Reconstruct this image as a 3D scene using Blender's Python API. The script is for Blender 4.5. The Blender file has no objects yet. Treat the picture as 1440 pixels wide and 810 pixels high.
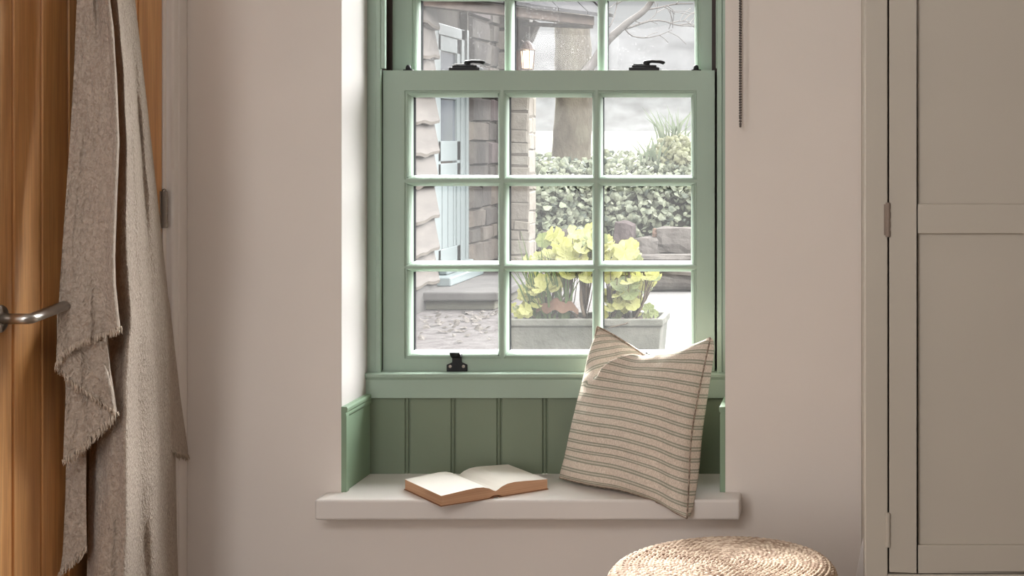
import bpy, bmesh, math, random
from mathutils import Vector, Matrix, noise

random.seed(7)
S = bpy.context.scene
COL = S.collection
F, VX, VY, H = 2100.0, 1180.0, 195.0, 1.28     # focal length in px, vanishing point, eye height
PI = math.pi

def at(px, py, Y):
    return Vector(((px - VX) * Y / F, Y, H - (py - VY) * Y / F))
def atx(px, py, X):
    Y = X * F / (px - VX)
    return Vector((X, Y, H - (py - VY) * Y / F))
def atz(px, py, z):
    Y = (H - z) * F / (py - VY)
    return Vector(((px - VX) * Y / F, Y, z))
def sstep(a, b, x):
    t = max(0.0, min(1.0, (x - a) / (b - a)))
    return t * t * (3 - 2 * t)
def lerp(a, b, t): return a + (b - a) * t
def interp(pts, x):
    if x <= pts[0][0]: return pts[0][1]
    for (x0, y0), (x1, y1) in zip(pts, pts[1:]):
        if x <= x1: return y0 + (y1 - y0) * (x - x0) / (x1 - x0)
    return pts[-1][1]

# ---------------------------------------------------------------- materials
class NT:
    def __init__(s, name):
        s.m = bpy.data.materials.new(name); s.m.use_nodes = True
        s.t = s.m.node_tree; s.n = s.t.nodes; s.l = s.t.links
        s.b = s.n['Principled BSDF']; s.out = s.n['Material Output']
        s._co = None
    def node(s, typ, **kw):
        n = s.n.new(typ)
        for k, v in kw.items():
            if k in n.inputs.keys(): n.inputs[k].default_value = v
            else: setattr(n, k, v)
        return n
    def link(s, a, b): s.l.new(a, b)
    def co(s, scale=(1, 1, 1), rot=(0, 0, 0)):
        tc = s.node('ShaderNodeTexCoord'); mp = s.node('ShaderNodeMapping')
        mp.inputs['Scale'].default_value = scale; mp.inputs['Rotation'].default_value = rot
        s.link(tc.outputs['Object'], mp.inputs['Vector']); return mp.outputs['Vector']
    def noise(s, scale, detail=4, rough=.55, vec=None, dist=0.0):
        n = s.node('ShaderNodeTexNoise'); n.inputs['Scale'].default_value = scale
        n.inputs['Detail'].default_value = detail; n.inputs['Roughness'].default_value = rough
        n.inputs['Distortion'].default_value = dist
        s.link(vec if vec else s.co(), n.inputs['Vector']); return n.outputs['Fac']
    def ramp(s, fac, stops):
        r = s.node('ShaderNodeValToRGB'); e = r.color_ramp.elements
        while len(e) < len(stops): e.new(.5)
        for i, (p, c) in enumerate(stops):
            e[i].position = p; e[i].color = (c[0], c[1], c[2], 1) if not isinstance(c, (int, float)) else (c, c, c, 1)
        s.link(fac, r.inputs['Fac']); return r.outputs['Color']
    def mix(s, fac, a, b, typ='MIX'):
        m = s.node('ShaderNodeMix', data_type='RGBA', blend_type=typ)
        for i, v in ((0, fac), (6, a), (7, b)):
            if hasattr(v, 'is_output'): s.link(v, m.inputs[i])
            elif isinstance(v, (int, float)): m.inputs[i].default_value = v
            else: m.inputs[i].default_value = (*v, 1)
        return m.outputs[2]
    def math(s, op, a, b=0.0):
        m = s.node('ShaderNodeMath', operation=op)
        for i, v in ((0, a), (1, b)):
            if hasattr(v, 'is_output'): s.link(v, m.inputs[i])
            else: m.inputs[i].default_value = v
        return m.outputs[0]
    def bump(s, h, strength=.3, dist=.002, prev=None):
        b = s.node('ShaderNodeBump'); b.inputs['Strength'].default_value = strength
        b.inputs['Distance'].default_value = dist; s.link(h, b.inputs['Height'])
        if prev: s.link(prev, b.inputs['Normal'])
        s.link(b.outputs['Normal'], s.b.inputs['Normal']); return b.outputs['Normal']
    def base(s, c):
        if hasattr(c, 'is_output'): s.link(c, s.b.inputs['Base Color'])
        else: s.b.inputs['Base Color'].default_value = (*c, 1)
    def set(s, rough=.5, metal=0.0, spec=None):
        s.b.inputs['Roughness'].default_value = rough; s.b.inputs['Metallic'].default_value = metal
        if spec is not None: s.b.inputs['Specular IOR Level'].default_value = spec

def lin(r, g, b):
    f = lambda c: (c / 255 / 12.92) if c / 255 <= .04045 else ((c / 255 + .055) / 1.055) ** 2.4
    return (f(r), f(g), f(b))

def lo(r, g, b):      # the garden's surfaces: reflectance cut in the colour so the daylit view doesn't overexpose
    return tuple(x * .115 for x in lin(r, g, b))

def mpaint(name, c, rough=.5, var=.06, scale=3.0, bump=.05, bscale=60, spec=.35):
    t = NT(name); t.set(rough, 0, spec)
    a = tuple(x * (1 - var) for x in c); b = tuple(min(1, x * (1 + var)) for x in c)
    t.base(t.ramp(t.noise(scale, 5), [(.3, a), (.7, b)]))
    if bump: t.bump(t.noise(bscale, 6), bump, .002)
    return t.m

M = {}
M['wall'] = mpaint('plaster_wall', lin(228, 219, 212), .85, .025, 1.6, .25, 22, .2)
M['ceiling'] = mpaint('ceiling_paint', lin(235, 232, 228), .9, .02)
M['reveal'] = mpaint('plaster_reveal_dimmed', lin(196, 191, 188), .85, .02, 1.6, .25, 22, .2)  # wall plaster darkened so the window light doesn't blow the reveal out
M['white'] = mpaint('white_gloss', lin(226, 219, 214), .4, .02, 4, .06, 30)
M['seat'] = mpaint('seat_paint', lin(222, 215, 210), .38, .02, 3, .10, 18)
M['green'] = mpaint('sage_green_paint', lin(154, 171, 156), .42, .03, 5, .05, 80)
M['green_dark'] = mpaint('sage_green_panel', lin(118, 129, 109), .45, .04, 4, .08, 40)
M['channel'] = mpaint('sash_channel', lin(62, 50, 46), .6, .1)
M['gasket'] = mpaint('black_gasket', lin(10, 11, 12), .9, .1, 3, .05, 60, .05)
M['black'] = mpaint('black_iron', lin(24, 24, 26), .55, .1, 20, .1, 200, .35)
M['cupboard'] = mpaint('mushroom_paint', lin(186, 177, 164), .5, .02, 2, .04, 60, .3)
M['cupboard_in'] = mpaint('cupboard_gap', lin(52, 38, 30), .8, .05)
M['chain'] = mpaint('chain_metal', lin(84, 76, 72), .4, .05, 3, 0)
M['floor'] = None
t = NT('steel'); t.set(.28, 1.0); t.base(lin(190, 184, 178)); t.bump(t.noise(40, 3, vec=t.co((30, 1, 1))), .05, .001); M['steel'] = t.m
t = NT('nickel_hinge'); t.set(.35, .9); t.base(lin(150, 140, 130)); t.bump(t.noise(60), .05, .001); M['hinge'] = t.m

def wood(name, dark, mid, light, along='z', sc=1.0, rough=.45):
    t = NT(name); t.set(rough, 0, .5)
    s = {'z': (26 * sc, 26 * sc, 1.3), 'y': (26 * sc, 1.3, 26 * sc), 'x': (1.3, 26 * sc, 26 * sc)}[along]
    n1 = t.noise(1.6, 6, .6, t.co(s), .4)
    s2 = {'z': (300, 300, 6), 'y': (300, 6, 300), 'x': (6, 300, 300)}[along]
    n2 = t.noise(1.0, 3, .6, t.co(s2))
    c = t.ramp(n1, [(.28, dark), (.5, mid), (.74, light)])
    c2 = t.mix(t.ramp(n2, [(.42, .0), (.62, .45)]), c, tuple(x * .62 for x in mid))
    t.base(c2); t.bump(n2, .18, .0012)
    return t.m
M['oak'] = wood('oak_boards', lin(184, 126, 74), lin(210, 152, 94), lin(226, 174, 118), 'z', 1.0, .36)
M['oakfloor'] = wood('oak_floor', lin(98, 84, 70), lin(122, 106, 90), lin(140, 124, 108), 'y')
M['timber'] = wood('weathered_timber', lo(120, 96, 84), lo(168, 140, 124), lo(200, 172, 154), 'x', .4, .85)
M['post'] = wood('grey_timber', lo(96, 84, 74), lo(140, 126, 112), lo(176, 162, 146), 'z', .4, .85)

# linen throw: crinkled gauze weave
t = NT('gauze_linen'); t.set(.95, 0, .05)
b1 = t.noise(130, 5, .6, t.co((1, 1.25, .8)), .9)
v = t.node('ShaderNodeTexVoronoi'); v.inputs['Scale'].default_value = 200; v.feature = 'SMOOTH_F1'
t.link(t.co((1, 1.2, .75)), v.inputs['Vector'])
w = t.noise(900, 2, .5)
h = t.math('ADD', t.math('MULTIPLY', b1, 1.0), t.math('MULTIPLY', v.outputs['Distance'], .7))
h = t.math('ADD', h, t.math('MULTIPLY', w, .18))
t.base(t.mix(t.ramp(b1, [(.3, .0), (.7, 1.0)]), lin(160, 143, 128), lin(202, 187, 173)))
t.bump(h, .85, .0075)
t.b.inputs['Sheen Weight'].default_value = .15
M['linen'] = t.m
t = NT('linen_fringe'); t.set(.95, 0, .1); t.base(t.ramp(t.noise(90), [(.3, lin(178, 162, 146)), (.7, lin(208, 192, 176))])); M['fringe'] = t.m

# cushion ticking: pairs of thin green lines from the cushion's own UV
t = NT('striped_ticking'); t.set(.9, 0, .15)
uv = t.node('ShaderNodeUVMap'); uv.uv_map = 'UVMap'
sep = t.node('ShaderNodeSeparateXYZ'); t.link(uv.outputs['UV'], sep.inputs[0])
fr = t.math('FRACT', t.math('MULTIPLY', sep.outputs['Y'], 17.5))
d = t.math('ABSOLUTE', t.math('SUBTRACT', t.math('ABSOLUTE', t.math('SUBTRACT', fr, .5)), .135))
line = t.ramp(t.math('MULTIPLY', d, 10.0), [(.50, 1.0), (.80, 0.0)])
wv = t.noise(420, 3, .5, t.co((1, 1, .5)))
bc = t.mix(t.ramp(wv, [(.35, 0.0), (.65, 1.0)]), lin(203, 188, 174), lin(226, 213, 200))
mid = t.ramp(t.math('MULTIPLY', t.math('ABSOLUTE', t.math('SUBTRACT', fr, .5)), 1.0), [(.11, .35), (.15, 0.0)])
bc = t.mix(mid, bc, lin(178, 180, 164))
t.base(t.mix(t.math('MULTIPLY', line, .66), bc, lin(112, 122, 104)))
t.bump(wv, .3, .001, t.bump(t.noise(28, 4), .35, .004))
M['ticking'] = t.m
t = NT('ticking_piping'); t.set(.9, 0, .1); t.base(t.ramp(t.noise(120), [(.4, lin(120, 104, 92)), (.6, lin(176, 160, 146))])); M['piping'] = t.m

t = NT('page_paper'); t.set(.8, 0, .2); t.base(t.ramp(t.noise(6), [(.3, lin(236, 228, 218)), (.7, lin(244, 238, 230))])); M['page'] = t.m
t = NT('page_edges'); t.set(.9, 0, .1)
n = t.noise(1.0, 3, .7, t.co((4, 4, 900)))
t.base(t.ramp(n, [(.3, lin(178, 134, 104)), (.7, lin(212, 172, 140))])); t.bump(n, .3, .001); M['page_edge'] = t.m
M['bookcover'] = mpaint('book_cover', lin(150, 104, 72), .6, .1)

t = NT('seagrass'); t.set(.8, 0, .2)
at_ = t.node('ShaderNodeVertexColor'); at_.layer_name = 'Col'
n = t.noise(260, 3, .6)
c = t.mix(t.ramp(n, [(.3, 0.0), (.7, .6)]), at_.outputs['Color'], lin(208, 186, 164))
t.base(t.mix(1.0, c, at_.outputs['Color'], 'MULTIPLY')); t.link(t.mix(.35, at_.outputs['Color'], c), t.b.inputs['Base Color'])
t.bump(n, .3, .0015); M['seagrass'] = t.m

# window glass: clear with faint reflection and a pale veil standing in for outdoor haze, plus dirt specks
def glass(name, veil, speck, refl):
    t = NT(name); t.n.remove(t.b)
    tr = t.node('ShaderNodeBsdfTransparent'); tr.inputs['Color'].default_value = (.97, .98, .97, 1)
    gl = t.node('ShaderNodeBsdfGlossy'); gl.inputs['Roughness'].default_value = .03
    tl = t.node('ShaderNodeBsdfTranslucent'); tl.inputs['Color'].default_value = (.95, .95, .95, 1)
    m1 = t.node('ShaderNodeMixShader'); m2 = t.node('ShaderNodeMixShader')
    n = t.noise(240, 2, .6); nb = t.noise(9, 3)
    sp = t.math('MULTIPLY', t.ramp(n, [(.60, 0.0), (.70, 1.0)]), t.ramp(nb, [(.42, 0.0), (.7, 1.0)]))
    fac = t.math('ADD', t.math('MULTIPLY', sp, speck), veil)
    t.link(fac, m1.inputs[0]); t.link(tr.outputs[0], m1.inputs[1]); t.link(tl.outputs[0], m1.inputs[2])
    m2.inputs[0].default_value = refl; t.link(m1.outputs[0], m2.inputs[1]); t.link(gl.outputs[0], m2.inputs[2])
    t.link(m2.outputs[0], t.out.inputs['Surface']); return t.m
M['glass'] = glass('clear_pane', .016, .0, .0)
M['glass_up'] = glass('speckled_pane', .02, .12, .012)

# outdoors
def rough_mat(name, stops, scale, bump=.5, dist=.02, bscale=None, detail=6, vec=None, rough=.95):
    t = NT(name); t.set(rough, 0, .1)
    co = t.co(vec) if vec else t.co()
    t.base(t.ramp(t.noise(scale, detail, .6, co), stops))
    if bump: t.bump(t.noise(bscale or scale * 2, 6, .65, co), bump, dist)
    return t.m
M['stone'] = rough_mat('rubble_stone', [(.25, lo(120, 108, 98)), (.5, lo(165, 150, 138)), (.75, lo(200, 188, 172))], 3.2, .6, .03, 9)
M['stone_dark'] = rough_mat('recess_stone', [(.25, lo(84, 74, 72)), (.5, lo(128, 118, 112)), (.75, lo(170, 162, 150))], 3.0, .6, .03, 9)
M['pillar'] = rough_mat('pillar_stone', [(.25, lo(200, 186, 170)), (.5, lo(228, 216, 200)), (.75, lo(246, 238, 224))], 4.0, .6, .03, 10)
M['mortar'] = rough_mat('lime_mortar', [(.3, lo(160, 148, 136)), (.7, lo(196, 184, 172))], 6)
M['cladding'] = wood('waney_boards', lo(122, 106, 94), lo(148, 132, 120), lo(168, 152, 140), 'y', .3, .9)
M['clad_edge'] = rough_mat('waney_edge_lit', [(.3, lo(178, 164, 150)), (.7, lo(206, 194, 182))], 6)  # light caught on the boards' lower edges, put into a paler colour
M['bluepaint'] = mpaint('pale_blue_paint', lo(200, 214, 214), .5, .02)
M['blueglass'] = mpaint('cottage_pane', lo(150, 158, 172), .15, .05, 2, 0, 60, .6)
M['step'] = rough_mat('slate_step', [(.3, lo(140, 134, 132)), (.7, lo(178, 172, 168))], 3, .3, .01)
M['stepside'] = rough_mat('step_riser', [(.3, lo(168, 162, 144)), (.7, lo(196, 192, 174))], 5, .3, .01)
M['slates'] = rough_mat('mossy_slates', [(.25, lo(84, 80, 84)), (.5, lo(116, 112, 112)), (.72, lo(128, 130, 104))], 2.2, .5, .02, 14)
M['bark'] = rough_mat('mossy_bark', [(.25, lo(118, 106, 94)), (.5, lo(160, 148, 130)), (.75, lo(190, 184, 160))], 5, .9, .03, 14, vec=(1, 1, .45))
M['twig'] = rough_mat('bare_twig', [(.3, lo(160, 150, 144)), (.7, lo(196, 188, 182))], 6, 0)
M['meadow'] = rough_mat('meadow_grass', [(.3, lo(164, 162, 130)), (.7, lo(178, 175, 154))], .6, .2, .05)
M['bank'] = rough_mat('bank_soil', [(.3, lo(52, 54, 46)), (.7, lo(92, 92, 78))], 3, .8, .06)
M['lantern_metal'] = mpaint('lantern_copper', lo(176, 120, 92), .5, .1)
t = NT('lamp_glow'); t.b.inputs['Emission Color'].default_value = (1, .72, .42, 1); t.b.inputs['Emission Strength'].default_value = 2.2; t.base((1, .85, .6)); t.bump(t.noise(20), .1); M['lampglow'] = t.m
M['trough'] = rough_mat('weathered_trough', [(.25, lo(140, 140, 126)), (.5, lo(176, 174, 162)), (.75, lo(206, 202, 188))], 7, .6, .012, 26)
M['soil'] = rough_mat('potting_soil', [(.3, lo(92, 74, 62)), (.7, lo(140, 116, 98))], 14, .8, .02)
M['deadleaf'] = rough_mat('dry_leaf', [(.3, lo(136, 98, 78)), (.7, lo(178, 142, 120))], 12, .4, .01)
M['stem'] = rough_mat('woody_stem', [(.3, lo(128, 108, 92)), (.7, lo(170, 150, 128))], 12, 0)

def leafmat(name, c1, c2, trans=.5, scale=10):
    t = NT(name); t.set(.6, 0, .2)
    col = t.ramp(t.noise(scale, 3), [(.3, c1), (.7, c2)])
    t.base(col)
    tl = t.node('ShaderNodeBsdfTranslucent'); t.link(col, tl.inputs['Color'])
    m = t.node('ShaderNodeMixShader'); m.inputs[0].default_value = trans
    t.link(t.b.outputs[0], m.inputs[1]); t.link(tl.outputs[0], m.inputs[2]); t.link(m.outputs[0], t.out.inputs['Surface'])
    return t.m
M['leaf_yellow'] = leafmat('lime_leaf', tuple(1.9 * x for x in lo(208, 210, 118)), tuple(1.9 * x for x in lo(240, 236, 160)), .55, 14)
M['leaf_green'] = leafmat('green_leaf', tuple(1.4 * x for x in lo(170, 186, 118)), tuple(1.4 * x for x in lo(206, 214, 150)), .5, 14)
M['blade'] = leafmat('grass_blade', lo(132, 172, 96), lo(184, 204, 136), .4, 6)
M['ivy'] = leafmat('ivy_leaf', lo(118, 132, 104), lo(236, 240, 204), .25, 9)
M['shrub'] = leafmat('spring_shrub', lo(214, 218, 160), lo(240, 238, 200), .4, 6)
M['daff'] = leafmat('daffodil_leaf', lo(176, 194, 160), lo(214, 224, 196), .4, 6)
M['mist'] = rough_mat('misty_woodland', [(.30, lo(164, 162, 160)), (.5, lo(180, 179, 177)), (.70, lo(196, 196, 194))], .9, 0, .3, None, 12, (1, 1, 1.8))  # mist is put into the pale colours here and on the far hill
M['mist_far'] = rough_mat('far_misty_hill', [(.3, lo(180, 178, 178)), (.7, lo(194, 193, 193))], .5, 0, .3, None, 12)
M['litter'] = rough_mat('leaf_litter', [(.3, lo(120, 108, 100)), (.7, lo(206, 196, 188))], 30, 0)

t = NT('yard_ground'); t.set(.95, 0, .1)
tc = t.node('ShaderNodeTexCoord'); sp = t.node('ShaderNodeSeparateXYZ'); t.link(tc.outputs['Object'], sp.inputs[0])
wob = t.math('MULTIPLY', t.noise(.8, 4), 1.2)
fx = t.math('ADD', sp.outputs['X'], wob)
gr = t.ramp(t.noise(12, 8, .7), [(.3, lo(120, 112, 110)), (.5, lo(168, 158, 156)), (.7, lo(206, 198, 196))])
pv = t.ramp(t.noise(4, 6), [(.3, lo(196, 189, 185)), (.7, lo(214, 208, 204))])
mixf = t.node('ShaderNodeMapRange'); t.link(fx, mixf.inputs[0]); mixf.inputs[1].default_value = -1.75; mixf.inputs[2].default_value = -1.0
t.base(t.mix(mixf.outputs[0], gr, pv)); t.bump(t.noise(30, 6, .7), .5, .02); M['yard'] = t.m

# ---------------------------------------------------------------- mesh building
class MB:
    def __init__(s): s.v = []; s.f = []; s.mi = []; s.uv = None; s.col = None
    def add(s, vs, fs, mi=0):
        o = len(s.v); s.v.extend([tuple(v) for v in vs])
        for f in fs: s.f.append(tuple(i + o for i in f)); s.mi.append(mi)
    def box(s, x0, x1, y0, y1, z0, z1, mi=0):
        s.add([(x0, y0, z0), (x1, y0, z0), (x1, y1, z0), (x0, y1, z0), (x0, y0, z1), (x1, y0, z1), (x1, y1, z1), (x0, y1, z1)],
              [(0, 3, 2, 1), (4, 5, 6, 7), (0, 1, 5, 4), (1, 2, 6, 5), (2, 3, 7, 6), (3, 0, 4, 7)], mi)
    def prism(s, poly, axis, a, b, mi=0):
        # poly: 2-D outline; axis: the extrusion axis; x: (y,z), y: (x,z), z: (x,y)
        n = len(poly)
        mk = {'x': lambda p, t: (t, p[0], p[1]), 'y': lambda p, t: (p[0], t, p[1]), 'z': lambda p, t: (p[0], p[1], t)}[axis]
        vs = [mk(p, a) for p in poly] + [mk(p, b) for p in poly]
        fs = [tuple(range(n - 1, -1, -1)), tuple(range(n, 2 * n))] + [(i, (i + 1) % n, n + (i + 1) % n, n + i) for i in range(n)]
        s.add(vs, fs, mi)
    def grid(s, fn, nu, nv, mi=0, flip=False):
        vs = [fn(i / nu, j / nv) for j in range(nv + 1) for i in range(nu + 1)]
        w = nu + 1
        fs = [(j * w + i, j * w + i + 1, (j + 1) * w + i + 1, (j + 1) * w + i) for j in range(nv) for i in range(nu)]
        if flip: fs = [f[::-1] for f in fs]
        s.add(vs, fs, mi)
    def tube(s, pts, rad, n=8, mi=0, cap=True):
        pts = [Vector(p) for p in pts]
        if isinstance(rad, (int, float)): rad = [rad] * len(pts)
        vs = []; ref = None
        for i, p in enumerate(pts):
            d = (pts[min(i + 1, len(pts) - 1)] - pts[max(i - 1, 0)])
            d = d.normalized() if d.length > 1e-9 else Vector((0, 0, 1))
            if ref is None: ref = d.orthogonal().normalized()
            ref = (ref - d * ref.dot(d)); ref = ref.normalized() if ref.length > 1e-6 else d.orthogonal().normalized()
            bi = d.cross(ref)
            for k in range(n):
                a = 2 * PI * k / n
                vs.append(p + (ref * math.cos(a) + bi * math.sin(a)) * rad[i])
        fs = [(i * n + k, i * n + (k + 1) % n, (i + 1) * n + (k + 1) % n, (i + 1) * n + k) for i in range(len(pts) - 1) for k in range(n)]
        if cap: fs += [tuple(range(n - 1, -1, -1)), tuple(range((len(pts) - 1) * n, len(pts) * n))]
        s.add(vs, fs, mi)
    def lathe(s, prof, c, n=32, mi=0, axis='z'):
        vs = []
        for r, h in prof:
            for k in range(n):
                a = 2 * PI * k / n; x, y = r * math.cos(a), r * math.sin(a)
                vs.append(Vector(c) + (Vector((x, y, h)) if axis == 'z' else Vector((h, x, y)) if axis == 'x' else Vector((y, h, x))))
        m = len(prof)
        fs = [(i * n + k, i * n + (k + 1) % n, (i + 1) * n + (k + 1) % n, (i + 1) * n + k) for i in range(m - 1) for k in range(n)]
        fs += [tuple(range(n - 1, -1, -1)), tuple(range((m - 1) * n, m * n))]
        s.add(vs, fs, mi)
    def build(s, name, mats, parent=None, smooth=False, bevel=0, seg=2, origin=None, angle=35):
        if not isinstance(mats, (list, tuple)): mats = [mats]
        o_ = Vector(origin) if origin else Vector((0, 0, 0))
        me = bpy.data.meshes.new(name)
        me.from_pydata([tuple(Vector(v) - o_) for v in s.v], [], s.f)
        for m in mats: me.materials.append(m)
        me.polygons.foreach_set('material_index', s.mi)
        bm = bmesh.new(); bm.from_mesh(me); bmesh.ops.remove_doubles(bm, verts=bm.verts, dist=1e-6) if s.uv is None and s.col is None else None
        if s.uv is None and s.col is None: bmesh.ops.recalc_face_normals(bm, faces=bm.faces)
        bm.to_mesh(me); bm.free()
        if smooth: me.polygons.foreach_set('use_smooth', [True] * len(me.polygons))
        if s.uv:
            l = me.uv_layers.new(name='UVMap')
            for lp in me.loops: l.data[lp.index].uv = s.uv[lp.vertex_index]
        if s.col:
            a = me.color_attributes.new('Col', 'FLOAT_COLOR', 'POINT')
            for i, c in enumerate(s.col): a.data[i].color = (*c, 1)
        me.update()
        o = bpy.data.objects.new(name, me); COL.objects.link(o)
        o.location = o_
        if parent:
            o.parent = parent
            q = parent; off = Vector((0, 0, 0))
            while q: off += Vector(q.location); q = q.parent
            o.location = o_ - off
        if bevel:
            b = o.modifiers.new('bevel', 'BEVEL'); b.width = bevel; b.segments = seg; b.limit_method = 'ANGLE'; b.angle_limit = math.radians(angle)
            b.harden_normals = False
        return o

def tag(o, label=None, cat=None, group=None, kind=None):
    if label: o['label'] = label
    if cat: o['category'] = cat
    if group: o['group'] = group
    if kind: o['kind'] = kind
    return o
def empty(name, loc, label=None, cat=None, group=None, kind=None):
    o = bpy.data.objects.new(name, None); COL.objects.link(o); o.location = loc; o.empty_display_size = .1
    return tag(o, label, cat, group, kind)
def struct(o, label=None): o['kind'] = 'structure'; return tag(o, label)

# ---------------------------------------------------------------- room shell
WY, RX0, RX1, FY = 3.5, -1.1667, -.2667, 3.69     # wall face, reveal sides, window face
XL, XR, YB, ZC = -1.545, 1.02, -2.6, 2.55
HEAD = 2.22
ZS = .452                                         # seat top
b = MB()
b.box(XL - .25, RX0, WY, 3.86, 0, ZC); b.box(RX1, XR + .15, WY, 3.86, 0, ZC)
b.box(RX0, RX1, WY, 3.86, 0, ZS - .047); b.box(RX0, RX1, WY, 3.86, HEAD, ZC)
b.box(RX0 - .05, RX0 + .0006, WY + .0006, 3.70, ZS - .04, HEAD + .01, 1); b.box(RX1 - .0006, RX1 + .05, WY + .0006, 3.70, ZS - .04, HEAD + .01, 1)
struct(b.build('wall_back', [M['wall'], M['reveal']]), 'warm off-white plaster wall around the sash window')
DY0, DY1, DZ = 2.655, 3.412, 2.02                 # door leaf in the left wall
b = MB()
b.box(XL - .14, XL, YB, DY0 - .005, 0, ZC); b.box(XL - .14, XL, DY1 + .004, WY, 0, ZC); b.box(XL - .14, XL, DY0 - .005, DY1 + .004, DZ + .004, ZC)
struct(b.build('wall_left', M['wall']))
M['wall_shade'] = mpaint('plaster_wall_shaded', lin(156, 148, 142), .85, .02, 1.6, .25, 22, .2)  # plaster darkened on the unseen walls to cut bounced light
b = MB(); b.box(XR, XR + .15, YB, WY, 0, ZC); struct(b.build('wall_right', M['wall_shade']))
b = MB(); b.box(XL - .14, XR + .15, YB - .15, YB, 0, ZC); struct(b.build('wall_rear', M['wall_shade']))
b = MB(); b.box(XL - .25, XR + .15, YB - .15, 3.86, -.06, 0); struct(b.build('floor', M['oakfloor']))
b = MB(); b.box(XL - .25, XR + .15, YB - .15, 3.86, ZC, ZC + .1); struct(b.build('ceiling', M['ceiling']))

# door architrave: stepped moulding round the door, stop end against the back wall
b = MB()
AX = XL + .018
def arch(y0, y1, z1):
    w = y1 - y0
    prof = [(y0, XL - .001), (y0, AX - .006), (y0 + .004, AX - .002), (y0 + w * .3, AX - .001), (y0 + w * .34, AX - .0035), (y0 + w * .4, AX), (y0 + w * .88, AX + .001), (y1, AX), (y1, XL - .001)]
    b.prism([(x, y) for y, x in prof], 'z', 0, z1)
arch(3.43, 3.4985, DZ + .075)
arch(DY0 - .08, DY0 - .012, DZ + .075)
b.box(XL - .001, AX, DY0 - .012, 3.43, DZ + .012, DZ + .075)
struct(b.build('trim_1', M['white'], bevel=.0012), 'white moulded architrave round the oak door')
b = MB()   # jamb lining
b.box(XL - .14, XL - .0005, DY1 + .003, 3.429, 0, DZ + .012); b.box(XL - .14, XL - .0005, DY0 - .012, DY0 - .004, 0, DZ + .012)
b.box(XL - .14, XL - .06, DY0 - .004, DY0 + .01, 0, DZ); b.box(XL - .14, XL - .06, DY1 - .01, DY1 + .003, 0, DZ)
struct(b.build('trim_2', M['white']), 'white door lining beside the hinges')

# skirting on the back wall
b = MB()
b.prism([(WY, 0), (WY - .016, 0), (WY - .016, .10), (WY - .008, .12), (WY, .122)], 'x', XL + .02, XR)
struct(b.build('baseboard_back', M['white']))

# ---------------------------------------------------------------- oak door
door = empty('door_1', (XL, 3.412, 0), 'oak boarded door with steel lever handle, throw hung over it', None, None, 'structure')
b = MB()
gro = [2.797 + .1 * k for k in range(-1, 6)]
prof = [(XL - .002, DY0)]
for g in gro:
    if DY0 + .01 < g < DY1 - .02:
        prof += [(XL - .002, g - .0045), (XL - .0075, g - .0025), (XL - .0075, g + .0025), (XL - .002, g + .0045)]
prof += [(XL - .002, DY1), (XL - .046, DY1), (XL - .046, DY0)]
b.prism(prof, 'z', .008, DZ)
b.build('leaf', M['oak'], door, bevel=.0015)
for zc in (1.118, 1.80, .25):
    b = MB()
    b.tube([(XL + .003, 3.4125, zc - .042), (XL + .003, 3.4125, zc + .042)], .0065, 12)
    for k in range(5):
        z0 = zc - .042 + k * .0168
        b.tube([(XL + .003, 3.4125, z0 + .001), (XL + .003, 3.4125, z0 + .0158)], .0074, 12)
    b.lathe([(.0005, zc + .048), (.004, zc + .046), (.005, zc + .042), (.0005, zc + .0415)], (XL + .003, 3.4125, 0), 12)
    b.box(XL - .002, XL + .0008, 3.40, 3.4125, zc - .042, zc + .042)
    tag(b.build('hinge', M['hinge'], door, smooth=False), 'nickel butt hinge')
hc = (XL - .002, 2.743, .949)
b = MB()
b.lathe([(.026, 0), (.026, .006), (.0245, .009), (.0005, .009)], hc, 32, axis='x')
pts = [Vector((hc[0], hc[1], hc[2])), Vector((hc[0] + .050, hc[1], hc[2])), Vector((hc[0] + .057, hc[1] + .002, hc[2])), Vector((hc[0] + .059, hc[1] + .009, hc[2])), Vector((hc[0] + .059, hc[1] + .127, hc[2] + .010))]
b.tube(pts, .0098, 20)
tag(b.build('handle', M['steel'], door, smooth=True), 'brushed steel lever handle')
bpy.context.view_layer.update()
o = door.children[-1]; o.modifiers.new('es', 'EDGE_SPLIT').split_angle = math.radians(40)
b = MB()
b.tube([(XL - .003, 3.03, 1.80), (XL + .045, 3.03, 1.795), (XL + .055, 3.03, 1.82)], .008, 12); b.lathe([(.02, 0), (.02, .006), (.0005, .006)], (XL - .003, 3.03, 1.80), 20, axis='x')
b.build('coat_hook', M['black'], door, smooth=True)

# ---------------------------------------------------------------- window
win = empty('window_1', (-.7, FY, .70), 'sage green sliding sash window with small panes', None, None, 'structure')
def X_(px, Y): return (px - VX) * Y / F
def Z_(py, Y): return H - (py - VY) * Y / F
zb_frame = Z_(524, FY)
JX0, JX1 = X_(535.5, FY), X_(1008.5, FY)          # inner edges of the box lining
SY, UY = 3.705, 3.757                             # room faces of lower / upper sash
LZ0, LZ1 = Z_(523, SY), Z_(99, SY)                # lower sash bottom, top
b = MB()
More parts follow.
